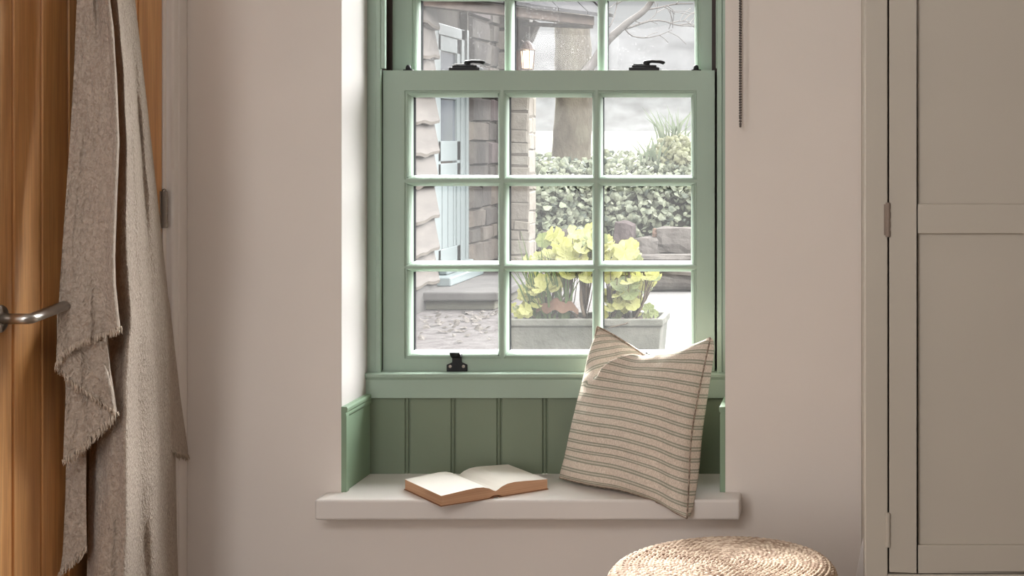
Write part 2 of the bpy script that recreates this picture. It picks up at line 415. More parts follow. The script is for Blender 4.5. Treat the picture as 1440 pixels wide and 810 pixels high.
# linings with a small bead on the inner edge
b.box(RX0, JX0 - .012, FY, 3.86, zb_frame, HEAD); b.box(JX0 - .012, JX0, FY - .004, FY + .011, zb_frame, HEAD)
b.box(JX1 + .012, RX1, FY, 3.86, zb_frame, HEAD); b.box(JX1, JX1 + .012, FY - .004, FY + .011, zb_frame, HEAD)
b.box(RX0, RX1, FY, 3.86, HEAD - .05, HEAD)
b.box(JX0, X_(541.5, FY), FY - .002, FY + .012, LZ1 + .004, HEAD - .05)
b.box(JX1 - .003, JX1, FY - .002, FY + .012, LZ1 + .004, HEAD - .05)
b.build('frame', M['green'], win, bevel=.002)
b = MB()
b.box(JX0 - .012, JX0 - .003, FY + .011, 3.86, zb_frame, HEAD - .05); b.box(JX1 + .003, JX1 + .012, FY + .011, 3.86, zb_frame, HEAD - .05)
b.box(JX0 - .004, X_(551, 3.75), SY + .046, UY - .001, zb_frame, HEAD - .05); b.box(X_(1001, 3.75), JX1 + .004, SY + .046, UY - .001, zb_frame, HEAD - .05)
tag(b.build('sash_channel', M['channel'], win), 'dark brown sash channel')
b = MB()
b.prism([(3.70, zb_frame - .02), (3.70, zb_frame - .003), (3.715, zb_frame + .004), (3.76, zb_frame), (3.90, zb_frame - .03), (3.90, zb_frame - .05)], 'x', RX0, RX1)
b.build('outer_sill', M['green'], win)

def sash(name, Y, xs, zs, ox0, ox1, oz0, oz1, mglass, peri=.0165, mun=.0105):
    """xs, zs: glass opening edges at the room face, pairs; moulded rails and glazing bars, mitred"""
    b = MB()
    dg, dt = .026, .044
    # solid grid of stiles, rails and bars behind the mouldings
    nx, nz = len(xs), len(zs)
    outer = {}
    prof = [(0, 0), (.10, .0035), (.32, .0035), (.40, .0015), (.62, .005), (.84, .012), (1.0, dg - .004)]
    prof_b = [(0, 0), (.25, .0012), (.55, .0055), (.82, .0125), (1.0, dg - .004)]
    X = [ox0]; Zl = [oz0]
    for i, (x0, x1) in enumerate(xs):
        for j, (z0, z1) in enumerate(zs):
            wl = peri if i == 0 else mun; wr = peri if i == nx - 1 else mun
            wb = peri if j == 0 else mun; wt = peri if j == nz - 1 else mun
            rings = []
            pl = [prof if w == peri else prof_b for w in (wl, wr, wb, wt)]
            K = 7
            def samp(p, k):
                t = k / (K - 1)
                q = [(i_ / (len(p) - 1), v) for i_, v in enumerate(p)]
                # piecewise sample by index
                f = t * (len(p) - 1); i0 = min(int(f), len(p) - 2); u = f - i0
                return (lerp(p[i0][0], p[i0 + 1][0], u), lerp(p[i0][1], p[i0 + 1][1], u))
            for k in range(K):
                (tl, dl), (tr, dr), (tb, db), (tt, dt2) = [samp(p, k) for p in pl]
                xl, xr = x0 - wl * (1 - tl), x1 + wr * (1 - tr); zb, zt = z0 - wb * (1 - tb), z1 + wt * (1 - tt)
                rings.append(((xl, xr, zb, zt), (dl, dr, db, dt2)))
            # each side drawn as its own strip so different profiles meet on the mitre
            for side in range(4):
                vs = []
                for (xl, xr, zb, zt), dd in rings:
                    y = Y + dd[side]
                    vs += {0: [(xl, y, zb), (xl, y, zt)], 1: [(xr, y, zt), (xr, y, zb)], 2: [(xr, y, zb), (xl, y, zb)], 3: [(xl, y, zt), (xr, y, zt)]}[side]
                b.add(vs, [(2 * k, 2 * k + 1, 2 * k + 3, 2 * k + 2) for k in range(K - 1)], 0)
            # rebate walls to the glass and beyond: dark sides, bottom coloured pale as if lit by the sky
            ya, yb, yc = Y + dg - .004, Y + dg + .006, Y + dt
            for (a, c, mi) in (((x0, z0), (x0, z1), 1), ((x1, z0), (x1, z1), 1), ((x0, z0), (x1, z0), 2), ((x0, z1), (x1, z1), 0)):
                b.add([(a[0], ya, a[1]), (c[0], ya, c[1]), (c[0], yc, c[1]), (a[0], yc, a[1])], [(0, 1, 2, 3)], mi)
    # flat faces: front perimeter, and flats on the bars
    fx0, fx1 = xs[0][0] - peri, xs[-1][1] + peri; fz0, fz1 = zs[0][0] - peri, zs[-1][1] + peri
    for (a0, a1, c0, c1) in ((ox0, fx0, oz0, oz1), (fx1, ox1, oz0, oz1), (fx0, fx1, oz0, fz0), (fx0, fx1, fz1, oz1)):
        b.add([(a0, Y, c0), (a1, Y, c0), (a1, Y, c1), (a0, Y, c1)], [(0, 1, 2, 3)])
    for i in range(nx - 1):
        a0, a1 = xs[i][1] + mun, xs[i + 1][0] - mun
        b.add([(a0, Y, fz0), (a1, Y, fz0), (a1, Y, fz1), (a0, Y, fz1)], [(0, 1, 2, 3)])
    for j in range(nz - 1):
        a0, a1 = zs[j][1] + mun, zs[j + 1][0] - mun
        b.add([(fx0, Y + .0001, a0), (fx1, Y + .0001, a0), (fx1, Y + .0001, a1), (fx0, Y + .0001, a1)], [(0, 1, 2, 3)])
    # edges and back
    y2 = Y + dt
    for q in ([(ox0, Y, oz0), (ox0, y2, oz0), (ox0, y2, oz1), (ox0, Y, oz1)], [(ox1, Y, oz0), (ox1, Y, oz1), (ox1, y2, oz1), (ox1, y2, oz0)],
              [(ox0, Y, oz1), (ox1, Y, oz1), (ox1, y2, oz1), (ox0, y2, oz1)], [(ox0, Y, oz0), (ox1, Y, oz0), (ox1, y2, oz0), (ox0, y2, oz0)]):
        b.add(q, [(0, 1, 2, 3)])
    bx = [ox0] + [v for p in xs for v in p] + [ox1]; bz = [oz0] + [v for p in zs for v in p] + [oz1]
    for i in range(len(bx) - 1):
        for j in range(len(bz) - 1):
            if i % 2 == 1 and j % 2 == 1: continue
            b.add([(bx[i], y2, bz[j]), (bx[i + 1], y2, bz[j]), (bx[i + 1], y2, bz[j + 1]), (bx[i], y2, bz[j + 1])], [(0, 1, 2, 3)])
    o = b.build(name, [M['green'], M['gasket'], M['skylit_bead']], win)
    g = MB(); yg = Y + dg
    for x0, x1 in xs:
        for z0, z1 in zs:
            g.add([(x0 - .001, yg, z0 - .001), (x1 + .001, yg, z0 - .001), (x1 + .001, yg, z1 + .001), (x0 - .001, yg, z1 + .001)], [(0, 1, 2, 3)])
    tag(g.build('glass', mglass, o), 'clear glass panes')
    return o
M['skylit_bead'] = mpaint('skylit_glazing_bead', lin(228, 232, 228), .4, .02)  # sky light on the pane bottoms, put into a pale colour
xs = [(X_(a, SY), X_(c, SY)) for a, c in ((578, 698), (713.5, 831), (846, 970.5))]
zs = [(Z_(c, SY), Z_(a, SY)) for a, c in ((383, 495), (262, 369), (136.5, 247))]
lower = sash('lower_sash', SY, xs, zs, X_(538.5, SY), X_(1005, SY), LZ0, LZ1, M['glass'])
xs2 = [(X_(a, UY), X_(c, UY)) for a, c in ((588.5, 707), (721, 838.5), (852.5, 975.5))]
uz0 = LZ1 - .015
zs2 = []
z = uz0
for k in range(3): zs2.append((z, z + .195)); z += .195 + .026
upper = sash('upper_sash', UY, xs2, zs2, X_(551, UY), X_(1003.5, UY), uz0 - .03, HEAD - .046, M['glass_up'])
tag(lower, 'lower sash with nine panes'); tag(upper, 'upper sash behind the lower one')

# black ironmongery
def fastener(cx):
    b = MB(); zt = LZ1
    y0, y1 = SY + .004, SY + .050
    b.box(cx - .040, cx + .036, y0, y1, zt - .0005, zt + .008)
    b.box(cx - .033, cx + .028, y0 + .006, y1 - .006, zt + .008, zt + .014)
    b.box(cx - .030, cx + .004, y0 + .010, y1 - .010, zt + .014, zt + .017)
    b.tube([(cx + .002, SY + .024, zt + .010), (cx + .002, SY + .024, zt + .022)], .009, 14)
    b.tube([(cx - .004, SY + .022, zt + .0215), (cx + .016, SY + .018, zt + .0235), (cx + .036, SY + .014, zt + .0225), (cx + .046, SY + .012, zt + .0195), (cx + .048, SY + .012, zt + .0175)], [.0042, .0042, .0045, .005, .0035], 12)
    return tag(b.build('sash_fastener', M['black'], lower, bevel=.0012), 'black iron sash fastener')
fastener(X_(653, SY) + .0); fastener(X_(906.5, SY))
def stop(px, s):
    b = MB(); cx = X_(px, 3.73)
    b.box(cx - .010, cx + .012, 3.715, 3.735, LZ1 - .0005, LZ1 + .003)
    b.lathe([(.0068, LZ1 + .002), (.0068, LZ1 + .007), (.0055, LZ1 + .012), (.003, LZ1 + .0145), (.0003, LZ1 + .015)], (cx, 3.726, 0), 16)
    tag(b.build('sash_stop', M['black'], lower, smooth=True), 'small black sash stop')
stop(575, 1); stop(979, -1)
def lift(px):
    b = MB(); cx = X_(px, SY); zt, zb = Z_(497.5, SY), Z_(523, SY)
    m = lerp(zb, zt, .45)
    out = [(cx - .0255, zb + .0015), (cx + .0255, zb + .0015), (cx + .0255, m - .002), (cx + .012, m + .004), (cx + .0115, zt - .004), (cx - .0115, zt - .004), (cx - .012, m + .004), (cx - .0255, m - .002)]
    b.prism(out, 'y', SY - .004, SY + .0002)
    b.prism([(SY - .001, zt - .006), (SY - .006, zt - .010), (SY - .020, zt - .003), (SY - .028, zt + .005), (SY - .0265, zt + .0075), (SY - .018, zt + .001), (SY - .001, zt + .001)], 'x', cx - .0125, cx + .0125)
    o = tag(b.build('sash_lift', M['black'], lower, bevel=.001), 'black hook sash lift')
    return o
def lift_screws(px):
    b = MB(); cx = X_(px, SY); zc = Z_(515, SY)
    for s in (-1, 1): b.lathe([(.0040, SY - .0035), (.0038, SY - .0048), (.0003, SY - .0052)], (cx + s * .0165, 0, zc), 12, axis='y')
    return b
for px in (643, 905.5):
    lift(px)
# screws join their lift's plate as one more mesh on the sash
for px in (643,):
    tag(lift_screws(px).build('screw_heads', M['hinge'], lower), 'pair of bright screw heads')

# ---------------------------------------------------------------- green panelling under the window and white seat
b = MB()
zl0, zl1 = Z_(560, FY - .012), zb_frame + .001
yf = FY - .012
b.prism([(FY + .02, zl0), (yf, zl0), (yf, zl0 + .045), (yf - .002, zl1 - .014), (yf - .006, zl1 - .010), (yf - .007, zl1 - .003), (yf - .004, zl1), (FY + .02, zl1)], 'x', RX0, RX1)
struct(b.build('trim_3', M['green'], bevel=.0012), 'sage green moulded ledge below the sash')
b = MB()
gx = [X_(p, FY) for p in (573, 637.5, 702, 766.5, 831, 895.5, 960)]
prof = [(RX0, FY)]
for g in gx:
    for s in (-.0042, .0042):
        c = g + s
        prof += [(c - .0028, FY), (c - .0012, FY + .0045), (c + .0012, FY + .0045), (c + .0028, FY)]
prof += [(RX1, FY), (RX1, FY + .02), (RX0, FY + .02)]
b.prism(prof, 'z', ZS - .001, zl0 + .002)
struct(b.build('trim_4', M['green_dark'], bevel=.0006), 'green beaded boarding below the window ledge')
def side_panel(name, xw, sgn, label):
    # framed panel on the reveal: plain board, capping moulding and a bead up its room-side edge
    b = MB(); zt = Z_(572, WY); th = .0125
    x0, x1 = xw, xw + sgn * th
    f = lambda d: xw + sgn * d
    b.box(min(f(0), f(.008)), max(f(0), f(.008)), WY + .002, FY, ZS - .001, zt - .012)
    b.prism([(f(0), WY - .001), (f(.0125), WY - .001), (f(.0125), WY + .016), (f(.0105), WY + .019), (f(.0105), WY + .024), (f(.008), WY + .027), (f(0), WY + .027)], 'z', ZS - .001, zt - .02)
    # cap moulding
    b.prism([(f(0), zt), (f(.013), zt), (f(.015), zt - .004), (f(.0145), zt - .011), (f(.011), zt - .014), (f(.012), zt - .018), (f(.0115), zt - .023), (f(.008), zt - .027), (f(0), zt - .027)], 'y', WY - .0015, FY)
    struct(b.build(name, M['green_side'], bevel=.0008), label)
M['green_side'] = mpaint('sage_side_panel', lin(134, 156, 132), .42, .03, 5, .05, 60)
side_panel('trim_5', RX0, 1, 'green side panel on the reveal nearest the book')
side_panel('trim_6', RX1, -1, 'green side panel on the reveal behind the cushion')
b = MB()
SX0, SX1, SYF = X_(442, 3.423), X_(1040, 3.423), 3.423
b.prism([(SX0, SYF), (SX1, SYF), (SX1, WY + .001), (RX1, WY + .001), (RX1, FY + .005), (RX0, FY + .005), (RX0, WY + .001), (SX0, WY + .001)], 'z', ZS - .047, ZS)
struct(b.build('trim_7', M['seat'], bevel=.006, seg=4), 'white painted window seat board')

# ---------------------------------------------------------------- bead chain of the blind
b = MB()
cx = X_(1041, 3.47); zb = Z_(178, 3.47)
pts = []
z = 2.30
while z > zb + .02: pts.append((cx, 3.452, z)); z -= .0062
for k in range(9):
    a = PI * k / 8; pts.append((cx, 3.472 - .02 * math.cos(a), zb + .02 - .02 * math.sin(a)))
z = zb + .02
while z < 2.30: z += .0062; pts.append((cx, 3.492, z))
bm = bmesh.new(); bmesh.ops.create_icosphere(bm, subdivisions=1, radius=.0026)
sv = [v.co.copy() for v in bm.verts]; sf = [tuple(v.index for v in f.verts) for f in bm.faces]; bm.free()
for p in pts: b.add([v + Vector(p) for v in sv], sf)
b.tube(pts, .0009, 5)
b.box(cx - .012, cx + .012, 3.44, 3.501, 2.29, 2.34)
tag(b.build('blind_chain', M['chain'], smooth=True, origin=(cx, 3.47, zb)), 'thin grey bead chain hanging on the wall beside the window', 'blind chain')

# ---------------------------------------------------------------- cupboard
CY, CX0 = 2.9, X_(1217.5, 2.9)
CX1 = .98
cup = empty('cupboard', (CX0, CY, 0), 'tall mushroom painted cupboard with framed doors beside the window wall', 'cupboard')
b = MB()
b.box(CX0, CX0 + .018, CY + .020, 3.497, 0.0, 2.3); b.box(CX1 - .018, CX1, CY + .020, 3.497, 0, 2.3)
b.box(CX0 + .018, CX1 - .018, 3.47, 3.497, 0, 2.3); b.box(CX0 + .018, CX1 - .018, CY + .02, 3.47, 2.28, 2.3); b.box(CX0 + .018, CX1 - .018, CY + .03, 3.47, .06, .08)
b.build('carcass', M['cupboard'], cup, bevel=.001)
dx0 = X_(1250.5, CY); dzb = Z_(805, CY); dzt = 2.2
b = MB()
b.box(CX0 - .001, X_(1248, CY), CY, CY + .022, 0, 2.3); b.box(CX1 - .05, CX1, CY, CY + .022, 0, 2.3)
b.box(X_(1248, CY), CX1 - .05, CY, CY + .022, 2.21, 2.3); b.box(X_(1248, CY), CX1 - .05, CY, CY + .022, dzb - .05, Z_(808, CY)); b.box(X_(1248, CY), CX1 - .05, CY, CY + .022, 0, .08)
b.build('face_frame', M['cupboard'], cup, bevel=.0025, seg=3)
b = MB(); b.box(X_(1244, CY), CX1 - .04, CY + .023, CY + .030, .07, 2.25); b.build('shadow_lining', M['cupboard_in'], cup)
dmid = (dx0 + CX1 - .0525) / 2
def cup_door(x0, x1, z0, z1, rails, hinges, left=True):
    b = MB()
    st = X_(1290, CY) - dx0
    y0, y1 = CY + .0005, CY + .021
    b.box(x0, x0 + st, y0, y1, z0, z1); b.box(x1 - st, x1, y0, y1, z0, z1)
    for (za, zb) in rails: b.box(x0 + st, x1 - st, y0, y1, za, zb)
    d = b.build('door', M['cupboard'], cup, bevel=.0015)
    b = MB(); b.box(x0 + st - .005, x1 - st + .005, CY + .009, CY + .016, z0 + .01, z1 - .01); b.build('panel', M['cupboard'], d)
    for zh in hinges:
        b = MB(); hx = x0 - .0025 if left else x1 + .0025
        b.tube([(hx, CY - .001, zh - .033), (hx, CY - .001, zh + .033)], .0042, 12)
        for k in range(4): b.tube([(hx, CY - .001, zh - .033 + k * .018), (hx, CY - .001, zh - .033 + k * .018 + .0115)], .005, 12)
        b.box(hx - .008, hx + .003, CY - .0018, CY + .001, zh - .03, zh + .03)
        tag(b.build('hinge', M['cupboard'] if zh < 1 else M['hinge_painted'], d), 'butt hinge on the door edge')
M['hinge_painted'] = mpaint('painted_hinge', lin(140, 124, 112), .45, .06)
rl = [(dzb, Z_(767, CY)), (Z_(328.5, CY), Z_(287, CY)), (dzt - .09, dzt)]
cup_door(dx0, dmid - .0015, dzb, dzt, rl, [Z_(309, CY), Z_(745, CY), 2.0])
cup_door(dmid + .0015, CX1 - .0525, dzb, dzt, rl, [Z_(309, CY), Z_(745, CY), 2.0], False)
b = MB(); b.box(X_(1250.5, CY), CX1 - .0525, CY + .0005, CY + .021, .084, dzb - .054)
b.build('lower_panel', M['cupboard'], cup, bevel=.0015)
b = MB()   # pale sliver, narrowing upward, seen past the side
pa, pb = at(1203.5, 811, 3.2), at(1211.5, 765, 3.2)
b.prism([(CX0 + .001, 0), (pa.x - .02, 0), (pa.x, pa.z), (pb.x, pb.z), (CX0 + .001, pb.z + .02)], 'y', 3.18, 3.20)
tag(b.build('pale_sliver', M['white'], cup), 'pale tapering strip at the foot of the side')

# ---------------------------------------------------------------- cushion
cushion = empty('cushion', at(900, 690, 3.49), 'striped beige and green ticking cushion slumped at the end of the window seat', 'cushion')
E_left = [at(787, 672, 3.610), at(797, 640, 3.622), at(812, 584, 3.632), at(826, 522, 3.645), at(840, 459, 3.655)]
E_right = [at(966, 729, 3.385), at(968.5, 680, 3.430), at(972, 615, 3.470), at(984, 545, 3.515), at(999, 475, 3.560)]
E_bot = [at(787, 672, 3.610), at(830, 682, 3.535), at(880, 691, 3.475), at(928, 708, 3.412), at(950, 721, 3.398), at(966, 729, 3.385)]
E_top = [at(840, 459, 3.655), at(868, 474, 3.650), at(898, 494, 3.640), at(919, 508, 3.618), at(945, 499, 3.595), at(972, 488, 3.575), at(999, 475, 3.560)]
def curve(P):
    L = [0.0]
    for a, c in zip(P, P[1:]): L.append(L[-1] + (c - a).length)
    def f(t):
        s = t * L[-1]; i = 0
        while i < len(P) - 2 and s > L[i + 1]: i += 1
        u = (s - L[i]) / (L[i + 1] - L[i])
        p0 = P[max(i - 1, 0)]; p1 = P[i]; p2 = P[i + 1]; p3 = P[min(i + 2, len(P) - 1)]
        return .5 * ((2 * p1) + (p2 - p0) * u + (2 * p0 - 5 * p1 + 4 * p2 - p3) * u * u + (3 * p1 - p0 - 3 * p2 + p3) * u ** 3)
    return f
cl, cr, cb, ct = curve(E_left), curve(E_right), curve(E_bot), curve(E_top)
def patch(u, v):
    st = E_top[0].lerp(E_top[-1], u); top = st + (ct(u) - st) * (v ** 5)
    return (cb(u) * (1 - v) + top * v) + (cl(v) * (1 - u) + cr(v) * u) - (cl(0) * (1 - u) * (1 - v) + cr(0) * u * (1 - v) + cl(1) * (1 - u) * v + cr(1) * u * v)
NF = Vector((-.50, -.82, .27)).normalized()
def hump(u, v, e=.5):
    a = max(0, 4 * u * (1 - u)); c = max(0, 4 * v * (1 - v))
    return (a ** e) * (c ** e)
# chop crease on the front: from the dip in the top edge down to the left
CA, CB = Vector((.21, .665)), Vector((.53, 1.0))
cd = (CB - CA).normalized(); cn = Vector((cd.y, -cd.x))
def front(u, v):
    p = patch(u, v)
    h = hump(u, v, .46)
    s = (Vector((u, v)) - CA).dot(cn); tpar = (Vector((u, v)) - CA).dot(cd) / (CB - CA).length
    win_ = sstep(-.05, .30, tpar) * (1 - sstep(1.25, 1.7, tpar))
    fold = 0.0
    if s > 0: fold = .026 * math.exp(-s / .06) * sstep(-.005, .012, s)
    else: fold = -.062 * math.exp(s / .26) * sstep(0, .022, -s)
    edge = min(1, hump(u, v, .3) * 1.6)
    wr = (noise.noise(Vector((u * 5, v * 5, 1.3))) * .006 + noise.noise(Vector((u * 11, v * 13, 4.1))) * .0022) * edge
    # pulls running into the lower right corner
    wr += .004 * math.sin((u - v * .6) * 30) * sstep(.75, 1, u) * (1 - sstep(.0, .30, v)) * edge
    q = p + NF * (h * .062 + (fold * win_) * min(1.0, edge + .35 * (1 if v > .9 else 0)) + wr)
    return q
def back(u, v):
    p = patch(u, v); h = hump(u, v, .42)
    wr = noise.noise(Vector((u * 4, v * 4, 9.3))) * .006 * min(1, h * 1.5)
    side = min(1, (max(0, 4 * u * (1 - u)) ** .22)) * max(0, 4 * v * (1 - v)) ** .35 * sstep(.45, .9, u)
    return p - NF * (h * (.058) + wr) + Vector((.030, .010, 0)) * side
b = MB(); N = 110
b.uv = []
def addside(fn, flip):
    b.grid(fn, N, N, 0, flip)
    for j in range(N + 1):
        for i in range(N + 1):
            u, v = i / N, j / N
            s = (Vector((u, v)) - CA).dot(cn)
            k = 0 if flip else sstep(.0, .05, -s) * sstep(.55, .80, v)
            b.uv.append((u, v * .985 - .55 * u * k))
addside(front, False); addside(back, True)
def clampz(v):   # the cushion rests on the board and does not sink into it
    v = Vector(v)
    if v.y > SYF - .004 and v.z < ZS + .002: v.z = ZS + .002 + (v.z - ZS) * .02
    if v.y > FY - .024 and v.z > ZS: v.y = FY - .024
    return tuple(v)
b.v = [clampz(v) for v in b.v]
b.build('cover', M['ticking'], cushion, smooth=True)
b = MB()
def seam(fn, n=60):
    return [Vector(clampz(fn(k / n))) for k in range(n + 1)]
for fn in (cr, cl, cb, ct): b.tube(seam(fn), .0022, 6)
b.build('piping', M['piping'], cushion, smooth=True)

# ---------------------------------------------------------------- open paperback
bo = Vector((-.792, 3.443, ZS))                     # foot of the spine, room side
ex = (Vector((.211, .168, 0))).normalized(); ey = Vector((-ex.y, ex.x, 0))
book = empty('open_book', tuple(bo), 'open paperback with tan page edges lying on the white window seat', 'book')
PWL, PWR, PH = .132, .132, .206
def sec(side):
    # page block cross-section along the width: (distance from spine, top height)
    return [(0.0, .014), (.006, .0165), (.016, .0225), (.030, .0268), (.048, .0282), (.075, .0268), (.105, .0245), (.132, .0225)]
def bp(a, c, z): return bo + ex * a + ey * c + Vector((0, 0, z))
for side in (-1, 1):
    b = MB(); pr = sec(side)
    sc = (1.0, 1.0)[side > 0]
    lift_ = .0015
    n = len(pr)
    vs = []
    for c in (0.0, PH):
        for a, z in pr: vs.append(bp(side * a, c, z * sc + lift_))
        for a, z in pr: vs.append(bp(side * a, c, lift_ + .0005 + (.004 if a < .01 else 0)))
    m = 2 * n
    fs = []; mis = []
    for i in range(n - 1):
        fs.append((i, i + 1, m + i + 1, m + i)); mis.append(0)
        fs.append((n + i, m + n + i, m + n + i + 1, n + i + 1)); mis.append(1)
        fs.append((i, n + i, n + i + 1, i + 1)); mis.append(1)
        fs.append((m + i, m + i + 1, m + n + i + 1, m + n + i)); mis.append(1)
    fs.append((n - 1, n + n - 1, m + n + n - 1, m + n - 1)); mis.append(1)
    for f, mi in zip(fs, mis): b.add([vs[k] for k in f], [tuple(range(len(f)))], mi)
    o = b.build('page_block', [M['page'], M['page_edge']], book)
    tag(o, 'cream pages with tan edges')
b = MB()
cov = [(-.134, .0), (-.008, .0), (-.004, .003), (.004, .003), (.008, .0), (.134, .0)]
vs = []
for c in (-.002, PH + .002):
    for a, z in cov: vs.append(bp(a, c, z + .0002))
    for a, z in cov: vs.append(bp(a, c, z + .0016))
n = len(cov); m = 2 * n
for i in range(n - 1):
    b.add([vs[k] for k in (i, m + i, m + i + 1, i + 1)], [(0, 1, 2, 3)]); b.add([vs[k] for k in (n + i, n + i + 1, m + n + i + 1, m + n + i)], [(0, 1, 2, 3)])
    b.add([vs[k] for k in (i, i + 1, n + i + 1, n + i)], [(0, 1, 2, 3)]); b.add([vs[k] for k in (m + i, m + n + i, m + n + i + 1, m + i + 1)], [(0, 1, 2, 3)])
for i in (0, n - 1): b.add([vs[k] for k in (i, n + i, m + n + i, m + i)], [(0, 1, 2, 3)])
b.build('cover', M['bookcover'], book)

# ---------------------------------------------------------------- woven pouf
PC = Vector((X_(1016, 2.97), 2.97, 0)); PR, PT = .226, .432
pouf = empty('woven_pouf', tuple(PC), 'round braided seagrass pouf standing in front of the window seat', 'pouf')
RW = .0155
prof = []      # outline of the pouf: radius, height from the centre of the top down the side to the floor
def outline(s):
    # s: distance run from the top centre
    Rt = PR - .035
    if s < Rt: return (s, PT + .004 * (1 - (s / Rt) ** 2)), (0, 1)
    arc = .035 * PI / 2
    if s < Rt + arc:
        a = (s - Rt) / .035
        return (Rt + .035 * math.sin(a), PT - .035 + .035 * math.cos(a)), (math.sin(a), math.cos(a))
    return (PR, PT - .035 - (s - Rt - arc)), (1, 0)
STOT = PR - .035 + .035 * PI / 2 + (PT - .035)
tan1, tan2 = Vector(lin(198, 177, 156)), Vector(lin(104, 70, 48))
def weave(name, s0, s1, NA, per):
    b = MB(); b.col = []
    ns = int((s1 - s0) / RW * per) + 1
    vs = []
    for j in range(ns + 1):
        s = s0 + (s1 - s0) * j / ns
        for i in range(NA):
            th = 2 * PI * i / NA
            ss = s + RW * (th / (2 * PI))            # the braid runs as a spiral
            k = math.floor(ss / RW); fr = ss / RW - k
            ring_r = max(.012, outline(max(0, (k + .5) * RW))[0][0])
            npl = max(6, round(2 * PI * ring_r / .0165))
            x = fr - .5
            ph = th * npl / (2 * PI)
            # three-strand plait: two rows of slanting lobes
            row = 0 if x < 0 else 1
            q = (ph + (abs(x) * 1.3) + .5 * row + noise.noise(Vector((th * 6, k * 1.7, 0))) * .35) % 1.0
            lobe = max(0.0, 1 - (abs(q - .5) * 2) ** 2.2) ** .6
            prof_ = max(0.0, 1 - (abs(abs(x) - .25) / .25) ** 2.4) ** .5
            hgt = .0058 * prof_ * (.25 + .75 * lobe)
            (r, z), (nr, nz) = outline(max(0, s))
            vs.append(PC + Vector(((r + nr * hgt) * math.cos(th), (r + nr * hgt) * math.sin(th), z + nz * hgt)))
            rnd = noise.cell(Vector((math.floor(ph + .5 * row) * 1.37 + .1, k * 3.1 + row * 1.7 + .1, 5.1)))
            sh = .12 + .88 * (prof_ * lobe) ** .8  # shade in the gaps between plait lobes, put into the vertex colour
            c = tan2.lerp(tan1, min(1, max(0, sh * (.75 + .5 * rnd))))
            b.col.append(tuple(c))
    b.add(vs, [(j * NA + i, j * NA + (i + 1) % NA, (j + 1) * NA + (i + 1) % NA, (j + 1) * NA + i) for j in range(ns) for i in range(NA)])
    return b
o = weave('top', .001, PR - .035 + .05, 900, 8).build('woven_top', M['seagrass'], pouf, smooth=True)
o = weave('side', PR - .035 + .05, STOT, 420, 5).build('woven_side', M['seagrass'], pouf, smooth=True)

# ---------------------------------------------------------------- linen throw on the door
throw = empty('linen_throw', (XL + .05, 3.05, 1.55), 'fringed oatmeal linen throw hanging in folds over the oak door', 'throw')
cloth = MB()
def layer(left, right, ytop, ybot_l, ybot_r, X0, fold, nu=44, nv=150, mid=None):
    """left/right: silhouettes as (y, px); the hem runs from ybot_l to ybot_r; fold(u, y) gives depth off the door"""
    def f(u, v):
        yb = mid(u) if mid else lerp(ybot_l, ybot_r, u)
        y = lerp(ytop, yb, v)
        px = lerp(interp(left, y), interp(right, y), u)
        X = X0 + fold(u, y)
        return atx(px, y, X)
    cloth.grid(f, nu, nv)
    return f
def fringe(f, u0=0, u1=1, n=40, ln=.018, dirx=0.0):
    fr_ = MB()
    for k in range(n):
        u = lerp(u0, u1, (k + random.random()) / n)
        p = f(u, 1.0); q = f(min(1, u + .01), 1.0); e = (q - p)
        dn = (p - f(u, .97)).normalized()
        for s in range(3):
            a = p + Vector((random.uniform(-.002, .003), random.uniform(-.004, .004), .002))
            l = ln * random.uniform(.55, 1.15)
            d = (dn + Vector((random.uniform(-.15, .25), random.uniform(-.45, .45) + dirx, -.35))).normalized()
            fr_.tube([a, a + d * l * .5 + Vector((random.uniform(-.001, .002), random.uniform(-.003, .003), 0)), a + d * l + Vector((0, random.uniform(-.005, .005), 0))], [.0011, .0012, .0004], 4)
    fr_.build('fringe', M['fringe'], throw, smooth=True)
nz_ = lambda a, c, s=0: noise.noise(Vector((a, c, s)))
# A: long main fall
LA = [(-320, 168), (-100, 152), (0, 150), (100, 158), (200, 160), (300, 156), (400, 150), (460, 148), (540, 134), (620, 126), (700, 124), (820, 122), (960, 120)]
RA = [(-320, 186), (-100, 184), (0, 190), (60, 197), (120, 204), (200, 213), (300, 224), (400, 235), (470, 241), (560, 245), (640, 247), (760, 249), (820, 251), (960, 252)]
def foldA(u, y):
    w = sstep(-350, 300, y)
    rid = lerp(.34, .42, sstep(250, 560, y)) + .05 * nz_(y / 110.0, 4.4)
    f = (.088 * sstep(-.06, rid, u) ** .8 if u < rid else .088 * (1 - .92 * ((u - rid) / (1 - rid)) ** 1.5)) * (.45 + .55 * w)
    f += .008 * math.exp(-((u - .42 - .00008 * (y - 300)) / .07) ** 2) * w * (1 - .5 * sstep(500, 700, y))
    f -= .012 * math.exp(-((u - .64 + .0001 * (y - 300)) / .10) ** 2) * w * (1 - .5 * sstep(480, 680, y))
    f += .008 * math.exp(-((u - .80) / .08) ** 2) * w
    f += .0075 * math.sin((u * 3.4 + .25 * math.sin(y / 170.0)) * 2 * PI) * w * sstep(.25, .4, u)
    d = (y - 660) * .006 - (u - .5) * 3.0                      # slanting creases low down
    f += .006 * math.exp(-(d / .5) ** 2) * sstep(.3, .5, u) - .006 * math.exp(-((d - 1.1) / .5) ** 2) * sstep(.3, .5, u)
    f += .006 * nz_(u * 5, y / 130.0, 2.2) + .003 * nz_(u * 12, y / 50.0, 6.2) * w
    f -= .012 * sstep(.92, 1.0, u) ** 2
    f -= .012 * (1 - sstep(0, .10, u))
    return f
layer(LA, RA, -320, 960, 960, XL + .026, foldA, 60, 260)
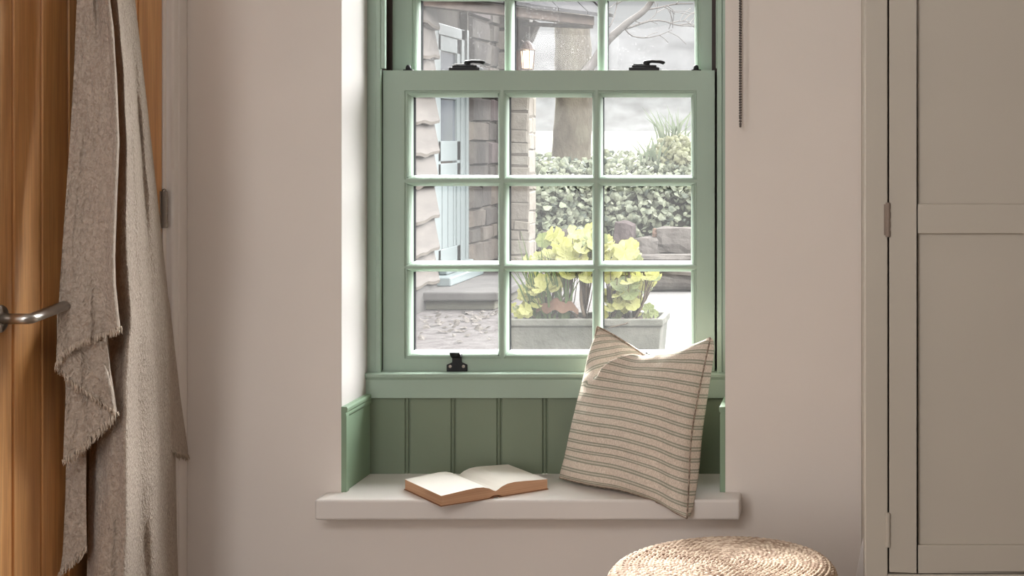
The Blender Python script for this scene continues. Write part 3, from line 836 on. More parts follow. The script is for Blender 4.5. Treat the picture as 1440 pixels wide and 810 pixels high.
# R: tip of the far side, hanging free at the right
LR = [(300, 205), (400, 222), (500, 232), (640, 242)]
RR = [(300, 216), (380, 230), (430, 239), (500, 247), (560, 254), (630, 264), (660, 266)]
fR = layer(LR, RR, 300, 636, 641, XL + .020, lambda u, y: .030 * (1 - u) + .003 * nz_(u * 3, y / 60.0), 16, 80)
fringe(fR, .2, 1, 16, .014)
# B: near fold, top left, hem climbing to the right
LB = [(-320, 160), (-100, 116), (0, 108), (100, 104), (200, 98), (300, 91), (400, 84), (500, 79), (530, 79)]
RB = [(-320, 176), (-100, 152), (-20, 148), (0, 155), (40, 160), (120, 165), (200, 168), (300, 164), (360, 162), (400, 163), (440, 167), (470, 171)]
def foldB(u, y):
    f = .100 * u ** 1.1 * (.5 + .5 * sstep(-320, 200, y)) + .005 * nz_(u * 3, y / 160.0, 3.3)
    f += .006 * math.exp(-((u - .93) / .06) ** 2)
    f -= .012 * math.exp(-((u - .60) / .10) ** 2) * (1 - sstep(-50, 140, y))
    f += .0025 * nz_(u * 9, y / 60.0, 8)
    f -= .028 * sstep(.965, 1, u)
    return f
def hemB(u): return interp([(0, 512), (.12, 494), (.35, 480), (.6, 472), (.85, 464), (1, 460)], u)
fB = layer(LB, RB, -320, 0, 0, XL + .048, foldB, 50, 200, hemB)
fringe(fB, 0, 1, 46, .016)
# C: turned-back piece, hem falling to the right
LC = [(440, 80), (520, 80), (600, 82)]
RC = [(430, 150), (470, 152), (520, 156), (580, 166)]
def hemC(u): return interp([(0, 514), (.25, 536), (.5, 550), (.75, 566), (1, 582)], u)
fC = layer(LC, RC, 430, 0, 0, XL + .040, lambda u, y: -.034 * (1 - sstep(455, 545, y + 45 * (1 - u))) + .080 * u + .008 * math.exp(-((u - .9) / .1) ** 2) - .02 * sstep(.96, 1, u) + .003 * nz_(u * 5, y / 50.0), 40, 60, hemC)
fringe(fC, 0, 1, 44, .017, .25)
# D: lower piece, hem falling to the left
LD = [(480, 92), (560, 92), (640, 89), (660, 89)]
RD = [(480, 150), (560, 158), (600, 160)]
def hemD(u): return interp([(0, 648), (.25, 634), (.5, 618), (.75, 600), (1, 582)], u)
fD = layer(LD, RD, 480, 0, 0, XL + .042, lambda u, y: .075 * u + .003 * nz_(u * 5, y / 50.0, 7), 36, 60, hemD)
fringe(fD, 0, 1, 44, .018, .15)
# E: narrow tail at the left
LE = [(560, 94), (700, 92), (780, 88), (830, 80)]
RE = [(560, 122), (700, 121), (770, 122), (800, 118)]
def hemE(u): return interp([(0, 806), (.3, 794), (.6, 786), (1, 766)], u)
fE = layer(LE, RE, 560, 0, 0, XL + .012, lambda u, y: .040 * u + .002 * nz_(u * 4, y / 60.0, 5), 20, 90, hemE)
fringe(fE, 0, 1, 24, .014)
o = cloth.build('cloth', M['linen'], throw, smooth=True)

# ================================================================ OUTDOORS
b = MB(); b.box(-9, 9, 3.86, 16.2, -.25, 0.0)
struct(b.build('ground', M['yard']), 'pale yard paving and gravel outside the window')

# ---- cottage wing at the left
CW = -3.09
cot = empty('cottage', (CW, 11.5, 0), 'stone and timber clad cottage wing with pale blue door and slate porch', 'cottage')
# waney edge boards
b = MB()
y0c, y1c = 7.5, 11.46
zz = 0.18; k = 0
while zz < 2.9:
    hgt = .235 + random.uniform(-.02, .03)
    sd = k * 7.7
    def edge(y, sd=sd, zz=zz): return zz + .035 * noise.noise(Vector((y * 1.6, sd, 0))) + .022 * noise.noise(Vector((y * 5.0, sd, 3)))
    def f(u, v, zz=zz, hgt=hgt, edge=edge):
        y = lerp(y0c, y1c, u); zl = edge(y)
        prof_ = [(0, 0.0), (.02, .052), (.10, .058), (.2, .05), (1, .005)]
        zt_ = zz + hgt + .06
        return Vector((CW - .03 + interp(prof_, v), y, lerp(zl, zt_, v)))
    vs_steps = [0, .02, .10, .2, .6, 1.0]
    nu = 60; o_ = len(b.v)
    for v in vs_steps:
        for i in range(nu + 1): b.v.append(tuple(f(i / nu, v)))
    for j in range(len(vs_steps) - 1):
        for i in range(nu):
            b.f.append((o_ + j * (nu + 1) + i, o_ + j * (nu + 1) + i + 1, o_ + (j + 1) * (nu + 1) + i + 1, o_ + (j + 1) * (nu + 1) + i)); b.mi.append(1 if j < 2 else 0)
    zz += hgt; k += 1
b.box(CW - .3, CW - .03, y0c, y1c, .1, 3.0)
b.build('cladding', [M['cladding'], M['clad_edge']], cot)
b = MB(); b.box(CW - .3, CW + .005, y0c, y1c, 0, .2); b.build('plinth', M['step'], cot)

def rubble(b, org, ux, uz, W, Hh, rows, out, dep=.03, seed=1, asp=1.1):
    """rows of rough blocks over a rectangle"""
    rn = random.Random(seed); z = 0.0; n = Vector(out)
    while z < Hh - .01:
        rh = min(rn.uniform(*rows), Hh - z); x = 0.0
        while x < W - .01:
            bw = min(rn.uniform(rh * asp, rh * asp * 2.2), W - x)
            if W - x - bw < .05: bw = W - x
            g = .005; d0 = dep * rn.uniform(.5, 1.2)
            j = lambda: rn.uniform(-.010, .010)
            q = []
            for (a, c) in ((x + g, z + g), (x + bw - g, z + g), (x + bw - g, z + rh - g), (x + g, z + rh - g)):
                q.append(org + ux * (a + j()) + uz * (c + j()))
            cen = sum(q, Vector()) / 4
            top = [cen + (p - cen) * .86 + n * (d0 * rn.uniform(.8, 1.2)) for p in q]
            mi = rn.choice((0, 0, 1, 2))
            b.add(q + top, [(4, 5, 6, 7), (0, 1, 5, 4), (1, 2, 6, 5), (2, 3, 7, 6), (3, 0, 4, 7)], mi)
            x += bw
        z += rh
M['stone_b'] = rough_mat('rubble_stone_pale', [(.25, lo(190, 178, 164)), (.6, lo(222, 210, 196)), (.8, lo(240, 230, 216))], 4, .6, .03, 9)
M['stone_c'] = rough_mat('rubble_stone_mauve', [(.25, lo(116, 100, 100)), (.6, lo(156, 140, 138)), (.8, lo(180, 164, 160))], 4, .6, .03, 9)
yd0, yd1 = 11.70, 12.55
b = MB()
b.box(CW - .35, CW - .04, yd1 + .02, 14.6, 0, 3.0, 3)
rubble(b, Vector((CW - .04, yd1 + .05, 0)), Vector((0, 1, 0)), Vector((0, 0, 1)), 2.0, 3.0, (.12, .22), (1, 0, 0), .04, 5, 1.9)
b.box(CW - .35, CW - .03, 14.5, 14.6, 0, 3.0, 3)
b.box(CW - .35, CW - .10, y1c, yd1 + .05, 2.20, 3.0, 3)
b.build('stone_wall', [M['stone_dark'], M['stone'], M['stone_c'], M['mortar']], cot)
# end return wall facing us behind the pillar line
b = MB()
yw = 13.6
b.box(CW - .05, -2.86, yw, yw + .3, 0, 2.5, 3)
rubble(b, Vector((CW - .05, yw, 0)), Vector((1, 0, 0)), Vector((0, 0, 1)), .27, 2.5, (.16, .26), (0, -1, 0), .04, 12)
b.build('return_wall', [M['stone_dark'], M['stone_b'], M['stone_c'], M['mortar']], cot)
# pillar
YPn = 12.75
pl0, pl1 = X_(706, YPn), X_(744.5, YPn)
b = MB()
pw = pl1 - pl0; zt = Z_(28, YPn)
b.box(pl0 + .01, pl1 - .01, YPn, YPn + .3, 0, Z_(106, YPn), 3)
rubble(b, Vector((pl0, YPn, 0)), Vector((1, 0, 0)), Vector((0, 0, 1)), pw, Z_(104, YPn), (.07, .20), (0, -1, 0), .009, 21)
rubble(b, Vector((pl1 - .01, YPn, 0)), Vector((0, 1, 0)), Vector((0, 0, 1)), .3, Z_(104, YPn), (.10, .22), (1, 0, 0), .008, 22)
b.build('stone_pillar', [M['pillar'], M['pillar'], M['stone_b'], M['mortar']], cot)
b = MB()
b.box(X_(722, YPn), X_(744, YPn), YPn + .02, YPn + .16, Z_(106, YPn) - .02, zt + .06)
b.tube([at(741, 62, YPn + .08), at(746, 55, YPn + .08), at(751, 42, YPn + .08), at(756, 30, YPn + .08)], [.035, .04, .04, .045], 6)
b.build('porch_post', M['post'], cot, bevel=.008)
# door
b = MB()
xf = CW - .06
b.box(xf - .05, xf + .02, yd0 - .23, yd0 - .06, .14, 2.19); b.box(xf - .05, xf + .008, yd0 - .07, yd0 + .02, .17, 2.19); b.box(xf - .05, xf + .012, yd1 - .13, yd1 + .04, .17, 2.19); b.box(xf - .05, xf + .03, yd1 - .02, yd1 + .04, .17, 2.19); b.box(xf - .05, xf + .012, yd0, yd1, 2.10, 2.19)
fr = b.build('door_frame', M['bluepaint'], cot, bevel=.006)
b = MB()
ya, yb = yd0 + .02, yd1 - .13
b.box(xf - .04, xf, ya, ya + .09, .18, 2.10); b.box(xf - .04, xf, yb - .10, yb, .18, 2.10)
b.box(xf - .04, xf, ya, yb, 1.98, 2.10); b.box(xf - .04, xf, ya, yb, 1.10, 1.26); b.box(xf - .04, xf, ya, yb, .98, 1.08); b.box(xf - .04, xf, ya, yb, .18, .40)
b.box(xf - .04, xf - .012, ya, yb, .40, .98)
b.box(xf - .035, xf - .005, ya + .09, yb - .10, 1.60, 1.635)
for q in (.25, .5, .75): b.box(xf - .012, xf - .006, lerp(ya, yb, q) - .006, lerp(ya, yb, q) + .006, .40, .98)
dr = b.build('door', M['bluepaint'], cot, bevel=.004); tag(dr, 'pale blue half-glazed door')
b = MB(); b.box(xf - .03, xf - .02, ya + .09, yb - .10, 1.26, 1.98); b.build('pane', M['blueglass'], dr)
b = MB()
b.box(CW - .06, CW + .10, yd0 - .20, yd1 + .02, .14, .21); b.box(CW - .05, CW + .02, yd0, yd1, .21, .27)
b.build('threshold', M['bluepaint'], cot, bevel=.01)
b = MB()
b.box(CW - .02, CW + .52, 11.15, 12.7, .0, .075, 1); b.box(CW - .02, CW + .56, 11.08, 12.75, .075, .14, 0)
b.build('doorstep', [M['step'], M['stepside']], cot, bevel=.012)
# porch roof: eave timber and mossy slates rising away
A, B = at(560, 4.0, 10.85), at(836, 36, 12.35)
dirE = (B - A).normalized(); up = Vector((-dirE.y, dirE.x, 0)).normalized()
b = MB()
def slab(b, p, q, th, dp, mi=0):
    n = up * dp
    vs = [p, q, q + Vector((0, 0, th)), p + Vector((0, 0, th))]
    b.add([v for v in vs] + [v + n for v in vs], [(0, 1, 2, 3), (7, 6, 5, 4), (0, 4, 5, 1), (1, 5, 6, 2), (2, 6, 7, 3), (3, 7, 4, 0)], mi)
slab(b, A, B, .078, .10)
b.build('eave_beam', M['timber'], cot, bevel=.006)
b = MB()
slab(b, at(742, 36, 12.6), at(834, 40, 12.6), .03, .08); 
b.tube([A + up * .5 + Vector((0, 0, .15)), B + up * .5 + Vector((0, 0, .15))], .05, 6)
b.build('porch_plate', M['post'], cot)
b = MB()
rows = 9; slope = math.tan(math.radians(38))
for r in range(rows):
    d0 = -.10 + r * .17; L = (B - A).length + .12; x = -.1; rn = random.Random(r)
    zrow = .072 + (d0 + .10) * slope
    while x < L:
        wdt = rn.uniform(.18, .34)
        p0 = A + dirE * x + up * (d0 + rn.uniform(-.02, .02)); p1 = p0 + dirE * (min(wdt, L - x) - .008)
        e = up * .26; zt_ = zrow + rn.uniform(-.006, .006)
        za = Vector((0, 0, zt_)); zb_ = Vector((0, 0, zt_ + .26 * slope - .02)); tk = Vector((0, 0, .028))
        vs = [p0 + za, p1 + za, p1 + e + zb_, p0 + e + zb_]; vs += [v + tk for v in vs]
        b.add(vs, [(0, 1, 5, 4), (1, 2, 6, 5), (2, 3, 7, 6), (3, 0, 4, 7), (4, 5, 6, 7), (3, 2, 1, 0)], rn.choice((0, 0, 1)))
        x += wdt
M['slates_b'] = rough_mat('pale_slates', [(.3, lo(104, 101, 106)), (.7, lo(140, 138, 138))], 3, .4, .02, 12)
b.build('slate_roof', [M['slates'], M['slates_b']], cot)

# lantern on the pillar
lan = empty('wall_lantern', at(741, 84, 12.55), 'small lit copper lantern fixed to the porch post', 'lantern')
LY = 12.55; c = at(741.5, 84, LY)
b = MB()
b.lathe([(.075, .085), (.065, .092), (.05, .125), (.025, .15), (.008, .16), (.0005, .165)], c, 12); b.lathe([(.048, -.085), (.05, -.075), (.0005, -.07)], c, 12)
for k in range(6):
    a = 2 * PI * k / 6; b.tube([c + Vector((.05 * math.cos(a), .05 * math.sin(a), -.08)), c + Vector((.062 * math.cos(a), .062 * math.sin(a), .087))], .005, 4)
b.tube([c + Vector((-.02, .0, .13)), c + Vector((-.06, .05, .16)), c + Vector((-.06, .23, .12))], .012, 6)
b.box(c.x - .12, c.x - .05, c.y + .03, c.y + .22, c.z - .1, c.z + .08)
b.build('lantern_body', M['lantern_metal'], lan)
b = MB(); b.lathe([(.0005, -.075), (.042, -.07), (.052, .07), (.0005, .08)], c, 12); tag(b.build('lamp_glass', M['lampglow'], lan, smooth=True), 'glowing warm glass')

# ---- bank with ivy, meadow, distance
def bank_z(x, y):
    base = .93 + .05 * noise.noise(Vector((x * .7, y * .7, 0))) + sstep(-2.5, .3, x) * .05
    return base
b = MB()
def fbank(u, v):
    x = lerp(-8, 6, u)
    prof_ = [(0, (15.75, -.1)), (.25, (15.85, .35)), (.5, (16.1, .70)), (.75, (16.7, .95)), (1.0, (18.2, 1.0))]
    y = interp([(p, q[0]) for p, q in prof_], v); z = interp([(p, q[1]) for p, q in prof_], v)
    nn = noise.noise(Vector((x * 1.4, y * 1.2, z * 1.7))) * .14
    return Vector((x, y - nn, z + nn * .5))
b.grid(fbank, 110, 30)
struct(b.build('trim_8', M['bank'], smooth=True), 'shadowed earth bank behind the yard')
b = MB(); b.grid(lambda u, v: Vector((lerp(-60, 45, u), lerp(17.9, 92, v), 0.99 + .72 * sstep(0, 1, v) * 1.0 + .03 * noise.noise(Vector((u * 30, v * 30, 1))))), 60, 40)
mead = struct(b.build('ground', M['meadow'], smooth=True), 'pale sunlit meadow beyond the ivy bank')

# ivy leaves
def leaf_shape(b, p, n, size, mi=0, tip=None, lob=0):
    n = n.normalized(); t = n.orthogonal().normalized()
    t = (Matrix.Rotation(random.uniform(0, 2 * PI), 3, n) @ t) if tip is None else (tip - n * tip.dot(n)).normalized()
    s = n.cross(t)
    pts = [(0, -.5), (.38, -.42), (.5, 0), (.28, .3), (0, .62), (-.28, .3), (-.5, 0), (-.38, -.42)]
    vs = [p + n * (size * .10)]
    for (a, c) in pts: vs.append(p + s * (a * size) + t * (c * size) - n * (abs(a) * size * .15))
    b.add(vs, [(0, i, i % 8 + 1) for i in range(1, 9)], mi)
b = MB()
for k in range(10800):
    u = random.uniform(.30, .72); v = random.random() ** .85 * .95 + .04
    x = lerp(-8, 6, u)
    # bare stone face low at the right
    pp = fbank(u, v)
    bare = sstep(-2.2, -1.4, x) * (1 - sstep(.36, .5, v))
    if random.random() < bare * .95: continue
    n = Vector((random.uniform(-.7, .7), -1 + random.uniform(-.2, .9), random.uniform(-.1, 1.1)))
    leaf_shape(b, pp + Vector((0, -random.uniform(.01, .16), random.uniform(-.02, .10))), n, random.uniform(.035, .095), 0 if random.random() < .78 else (1 if random.random() < .6 else 2))
M['ivy_b'] = leafmat('ivy_pale', tuple(1.3 * x for x in lo(186, 198, 156)), tuple(1.3 * x for x in lo(232, 236, 206)), .3, 9)
M['ivy_c'] = leafmat('ivy_dark', lo(84, 98, 80), lo(130, 142, 116), .2, 9)
tag(b.build('ivy', [M['ivy'], M['ivy_b'], M['ivy_c']], origin=(-2.5, 16, 0)), 'pale ivy covering the bank behind the planter', 'ivy', None, 'stuff')

# stones of the old retaining wall
def stone(px, py, Y, w, h, d, mat, label, seed, rot=0):
    c = at(px, py, Y); bm = bmesh.new(); bmesh.ops.create_cube(bm, size=1)
    bmesh.ops.subdivide_edges(bm, edges=bm.edges, cuts=4, use_grid_fill=True)
    b = MB(); R = Matrix.Rotation(rot, 3, 'Y')
    vs = []
    for v in bm.verts:
        p = v.co.copy(); r = p.length
        p = p * lerp(1, .62 / max(r, .01), .33)
        p = p * (1 + .16 * noise.noise(p * 3 + Vector((seed, 0, 0))))
        vs.append(c + R @ Vector((p.x * w, p.y * d, p.z * h)))
    b.add(vs, [tuple(v.index for v in f.verts) for f in bm.faces]); bm.free()
    o = b.build('wall_stone', mat, origin=tuple(c)); tag(o, label, 'stone', 'stones of the old wall below the ivy'); return o
M['stone_terra'] = rough_mat('reddish_stone', [(.3, lo(206, 164, 142)), (.7, lo(236, 200, 180))], 6, .5, .02)
M['stone_grey'] = rough_mat('grey_stone', [(.3, lo(158, 147, 140)), (.7, lo(206, 196, 188))], 5, .6, .03)
stone(929, 328, 15.62, .16, .085, .14, M['stone_terra'], 'small reddish stone on top of the grey wall blocks', 1, .15)
stone(952, 338, 15.66, .42, .27, .3, M['stone_grey'], 'large grey block at the end of the old wall by the window edge', 2)
stone(909, 347, 15.60, .27, .20, .28, M['stone_grey'], 'grey block standing left below the reddish stone', 3, -.06)
stone(878, 333, 15.62, .20, .30, .22, M['stone_c'], 'mauve upright stone half hidden behind lime leaves', 4, .12)
stone(925, 362, 15.45, .95, .07, .22, M['stone_grey'], 'long low kerb of grey stone at the foot of the wall', 5)
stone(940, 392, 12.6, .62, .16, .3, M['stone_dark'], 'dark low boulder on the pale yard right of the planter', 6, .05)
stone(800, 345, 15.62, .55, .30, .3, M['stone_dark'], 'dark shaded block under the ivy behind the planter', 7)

# misty woodland and hill beyond the meadow
b = MB()
def mist_strip(y, base, hfun, xs_, name, mat, label):
    b = MB()
    n = 260
    def f(u, v):
        x = lerp(xs_[0], xs_[1], u); hh = hfun(x)
        zz = base + hh * v
        bulge = (noise.noise(Vector((x * .35, zz * .5, 2))) * .35 + noise.noise(Vector((x * 1.6, zz * 2.0, 5))) * .22)
        return Vector((x, y + v * 5 - bulge * (1 if v < .98 else .3), zz))
    b.grid(f, n, 26)
    return tag(b.build(name, mat, smooth=True, origin=(0, y, base)), label, 'woodland', None, 'stuff')
mist_strip(84, 1.2, lambda x: 3.9 + 1.0 * noise.noise(Vector((x * .12, 0, 0))) + .8 * noise.noise(Vector((x * .5, 3, 0))) + .3 * noise.noise(Vector((x * 2.2, 3, 9))), (-62, 30), 'woodland', M['mist'], 'grey misty hedge and trees along the far edge of the meadow')
mist_strip(120, 1.2, lambda x: 9.5 + 2.0 * noise.noise(Vector((x * .05, 7, 0))) + .5 * noise.noise(Vector((x * .4, 3, 4))), (-90, 40), 'woodland', M['mist_far'], 'very pale wooded hill fading into the sky')

# ---- tree
tree = empty('tree', at(806, 250, 17.1), 'thick mossy tree trunk with one bare branch reaching right', 'tree')
b = MB()
def trunk_pts():
    P = [(806, 262), (806, 245), (805, 210), (806, 160), (807, 110), (806, 60), (803, 10), (800, -60), (797, -150)]
    return [at(px, py, 17.1) for px, py in P]
tp = curve(trunk_pts()); vs = []; nr, nh = 28, 60
for j in range(nh + 1):
    v = j / nh; p = tp(v); r = interp([(0, .30), (.06, .225), (.25, .212), (.45, .205), (.7, .20), (1, .17)], v)
    for i in range(nr):
        a = 2 * PI * i / nr
        rr = r * (1 + .10 * noise.noise(Vector((math.cos(a) * 1.3, math.sin(a) * 1.3, v * 6))) + .05 * noise.noise(Vector((math.cos(a) * 4, math.sin(a) * 4, v * 22))))
        vs.append(p + Vector((rr * math.cos(a), rr * math.sin(a), 0)))
b.add(vs, [(j * nr + i, j * nr + (i + 1) % nr, (j + 1) * nr + (i + 1) % nr, (j + 1) * nr + i) for j in range(nh) for i in range(nr)])
b.build('trunk', M['bark'], tree, smooth=True)
b = MB()
BY = 16.9
main = [at(p[0], p[1], BY) for p in ((815, 112), (835, 88), (852, 60), (870, 43), (885, 30), (900, 20), (912, 8), (925, -15), (940, -50))]
cm = curve(main)
b.tube([cm(k / 24) for k in range(25)], [lerp(.066, .022, (k / 24) ** .7) for k in range(25)], 10)
b.build('branch', M['twig'], tree, smooth=True)
b = MB()
rn = random.Random(3)
def twig(P, r0, depth):
    c_ = curve([at(px, py, BY + dy) for px, py, dy in P])
    b.tube([c_(k / 10) for k in range(11)], [max(.004, lerp(r0, r0 * .35, k / 10)) for k in range(11)], 5)
    if depth > 0:
        for q in range(rn.randint(2, 4)):
            t_ = rn.uniform(.3, .95); i = min(len(P) - 2, int(t_ * (len(P) - 1)))
            x0 = lerp(P[i][0], P[i + 1][0], t_ * (len(P) - 1) - i); y0 = lerp(P[i][1], P[i + 1][1], t_ * (len(P) - 1) - i)
            a = math.atan2(P[i + 1][1] - P[i][1], P[i + 1][0] - P[i][0]) + rn.choice((-1, 1)) * rn.uniform(.4, .9)
            l = rn.uniform(14, 34)
            twig([(x0, y0, P[i][2]), (x0 + math.cos(a) * l * .5, y0 + math.sin(a) * l * .5 + 1, P[i][2] + .1), (x0 + math.cos(a + .2) * l, y0 + math.sin(a + .2) * l, P[i][2] + .2)], r0 * .5, depth - 1)
twig([(868, 44, 0), (890, 37, .1), (915, 29, .2), (935, 30, .3), (955, 36, .3), (985, 36, .4)], .016, 2)
twig([(880, 42, 0), (888, 50, .1), (905, 53, .2), (925, 50, .3), (945, 42, .4)], .010, 1)
twig([(858, 54, 0), (852, 30, 0), (856, 10, .1), (850, -20, .1)], .010, 1)
twig([(845, 45, 0), (858, 36, 0), (866, 14, .1), (870, -15, .1)], .010, 2)
twig([(905, 14, 0), (925, 11, .1), (948, 6, .2), (975, 5, .3)], .013, 2)
twig([(916, 4, 0), (912, -18, .1), (918, -50, .1)], .014, 1)
twig([(890, 28, 0), (905, 32, .2), (922, 20, .3), (925, 4, .3)], .008, 1)
b.build('twigs', M['twig'], tree, smooth=True)

# ---- shrubs and daffodil tufts on the bank
def tuft(px, py, Y, n, hgt, spread, mat, name, label, cat, group=None):
    c = at(px, py, Y); b = MB(); rn = random.Random(int(px))
    for k in range(n):
        a = rn.uniform(-1, 1); l = hgt * rn.uniform(.6, 1.1); bx = c + Vector((rn.uniform(-spread, spread) * .4, rn.uniform(-.1, .1), 0))
        tp_ = bx + Vector((a * spread, rn.uniform(-.1, .1), l)); md = bx.lerp(tp_, .55) + Vector((-a * spread * .18, 0, l * .08))
        w_ = rn.uniform(.008, .014)
        for p, q, w0, w1 in ((bx, md, w_, w_), (md, tp_, w_, .001)):
            b.add([p + Vector((-w0, 0, 0)), p + Vector((w0, 0, 0)), q + Vector((w1, 0, 0)), q + Vector((-w1, 0, 0))], [(0, 1, 2, 3)])
    return tag(b.build(name, mat, origin=tuple(c)), label, cat, group)
tuft(916, 246, 16.5, 22, .42, .22, M['daff'], 'daffodil_clump', 'grey-green spear-leaved clump on the bank left of the lime shrub', 'plant')
tuft(945, 222, 16.9, 34, .55, .35, M['daff'], 'daffodil_clump', 'tall hazy spear-leaved clump rising behind the lime shrub', 'plant')
def shrub(px, py, Y, rx, rz, n, mat, label, size=(.04, .08)):
    c = at(px, py, Y); b = MB(); rn = random.Random(int(px + py))
    for k in range(n):
        d = Vector((rn.gauss(0, 1), rn.gauss(0, 1), rn.gauss(0, 1))).normalized() * rn.random() ** .4
        p = c + Vector((d.x * rx, d.y * .3, abs(d.z) * rz))
        leaf_shape(b, p, Vector((rn.uniform(-1, 1), -1, rn.uniform(0, 1.2))), rn.uniform(*size))
    return tag(b.build('shrub', mat, origin=tuple(c)), label, 'shrub')
shrub(948, 240, 16.7, .34, .42, 420, M['shrub'], 'lime yellow spring shrub on the bank at the window edge')
shrub(760, 247, 16.8, .32, .16, 220, M['shrub'], 'low yellow growth on the bank left of the trunk')
shrub(868, 247, 16.8, .26, .14, 180, M['shrub'], 'low yellow growth on the bank right of the trunk')

# leaf litter by the step
b = MB(); rn = random.Random(11)
for k in range(170):
    p = atz(rn.uniform(585, 745), rn.triangular(425, 480, 440), .012)
    if abs(p.x - (-2.0)) > 3: continue
    if p.x < CW + .1 or (p.x < CW + .6 and 11.0 < p.y < 12.8): continue
    leaf_shape(b, p, Vector((rn.uniform(-.5, .5), rn.uniform(-.9, .2), 1)), rn.uniform(.02, .05))
tag(b.build('leaf_litter', M['litter'], origin=(-2.7, 11, 0)), 'scattered dry leaves on the gravel by the doorstep', 'leaves', None, 'stuff')

# ---- stone trough with plants
TY0, TY1 = 8.10, 8.46
tx0, tx1 = X_(712, TY0), X_(932, TY0); tz = Z_(449, TY0)
trough = empty('stone_trough', ((tx0 + tx1) / 2, TY0, 0), 'weathered grey stone trough planter in the yard outside the window', 'planter')
b = MB()
def ring(o, z, ins): return [(tx0 + ins - o, TY0 + ins - o, z), (tx1 - ins + o, TY0 + ins - o, z), (tx1 - ins + o, TY1 - ins + o, z), (tx0 + ins - o, TY1 - ins + o, z)]
rings = [ring(0, .0, .035), ring(0, tz - .042, .012), ring(0, tz - .038, 0), ring(0, tz, 0), ring(0, tz, .035), ring(0, tz - .05, .045)]
vs = [v for r in rings for v in r]
fs = [(k * 4 + i, k * 4 + (i + 1) % 4, (k + 1) * 4 + (i + 1) % 4, (k + 1) * 4 + i) for k in range(5) for i in range(4)] + [(3, 2, 1, 0), (20, 21, 22, 23)]
b.add(vs, fs)
b.build('trough', M['trough'], trough, bevel=.010, seg=3)
b = MB(); b.grid(lambda u, v: Vector((lerp(tx0 + .03, tx1 - .03, u), lerp(TY0 + .03, TY1 - .03, v), tz - .03 + .018 * noise.noise(Vector((u * 14, v * 6, 0))))), 40, 14)
b.build('soil', M['soil'], trough, smooth=True)

def lobed(b, p, n, tip, R, rn, mi=0):
    """rounded scalloped leaf, slightly cupped, with folds along the veins"""
    n = n.normalized(); t = (tip - n * tip.dot(n)).normalized(); s = n.cross(t)
    K = 36; L = 7; vs = [p]
    for ring_ in (.5, 1.0):
        for k in range(K):
            a = -PI * .92 + 2 * PI * .92 * k / (K - 1)
            sc = 1 - .13 * abs(math.sin(a * L / 2)) ** 4 * ring_ - .03 * abs(math.sin(a * L * 1.5)) * ring_
            r = R * ring_ * sc
            h = R * (.16 * ring_ ** 2 + .10 * math.cos(a * L) * ring_ * .5 + rn.uniform(-.02, .02))
            vs.append(p + t * (math.cos(a) * r) + s * (math.sin(a) * r) + n * h)
    fs = [(0, 1 + k, 2 + k) for k in range(K - 1)] + [(1 + k, 1 + K + k, 2 + K + k, 2 + k) for k in range(K - 1)]
    b.add(vs, fs, mi)
pel = empty('lime_leaved_plant', (X_(850, 8.28), 8.28, tz), 'lime yellow plant with scalloped leaves growing in the stone trough', 'plant')
rn = random.Random(5)
leaves = MB(); stems = MB()
roots = [(770, 447), (800, 447), (822, 447), (858, 447), (882, 447), (893, 447)]
spots = []
def cl(cx, cy, sx, sy, n, r0, r1):
    for k in range(round(n * 1.5)): spots.append((rn.gauss(cx, sx), rn.gauss(cy, sy), rn.uniform(r0, r1)))
cl(806, 345, 22, 9, 15, 13, 19); cl(785, 360, 16, 7, 9, 12, 17); cl(835, 350, 20, 10, 11, 13, 18); cl(872, 360, 14, 7, 9, 13, 18); cl(893, 364, 7, 5, 5, 10, 14)
cl(752, 368, 10, 6, 5, 8, 12); cl(765, 392, 15, 10, 9, 10, 16); cl(745, 418, 8, 8, 5, 9, 13); cl(800, 388, 16, 9, 8, 10, 15)
cl(735, 437, 9, 4, 5, 8, 12); cl(870, 390, 14, 8, 9, 12, 17); cl(884, 410, 14, 10, 11, 11, 16); cl(872, 432, 12, 8, 8, 10, 15); cl(914, 388, 8, 5, 6, 9, 13); cl(905, 400, 8, 5, 4, 8, 11)
cl(822, 378, 10, 8, 5, 10, 14); cl(858, 440, 6, 4, 4, 9, 12)
for (px, py, r) in spots:
    py = min(py, 442); Y = rn.uniform(8.12, 8.46)
    p = at(px, py, Y); n = Vector((rn.uniform(-.6, .6), rn.uniform(-1, -.2), rn.uniform(.1, 1.0)))
    lobed(leaves, p, n, Vector((rn.uniform(-1, 1), -.4, rn.uniform(-1, .3))), r * Y / F * .92, rn, 0 if rn.random() < .86 else 1)
    rt = min(roots, key=lambda q: abs(q[0] - px) + rn.uniform(0, 25)); q = at(rt[0] + rn.uniform(-3, 3), rt[1], 8.28)
    m = q.lerp(p, .55) + Vector((0, 0, -.03))
    stems.tube([q, m, p], [.0035, .003, .0018], 5)
for (P, r) in (([(775, 446), (795, 420), (803, 385), (805, 350)], .009), ([(822, 446), (817, 420), (819, 380), (822, 345)], .010), ([(893, 447), (905, 425), (908, 395), (905, 378), (912, 372)], .0075),
               ([(812, 446), (795, 430), (785, 405)], .007), ([(900, 440), (897, 415), (890, 395)], .005), ([(862, 446), (868, 420), (868, 380)], .008), ([(893, 447), (880, 455), (868, 458), (855, 461)], .005)):
    c_ = curve([at(px, py, 8.2 if py < 450 else 8.085) for px, py in P]); stems.tube([c_(k / 12) for k in range(13)], [lerp(r, r * .5, k / 12) for k in range(13)], 7)
leaves.build('foliage', [M['leaf_yellow'], M['leaf_green']], pel, smooth=False)
stems.build('stems', M['stem'], pel, smooth=True)
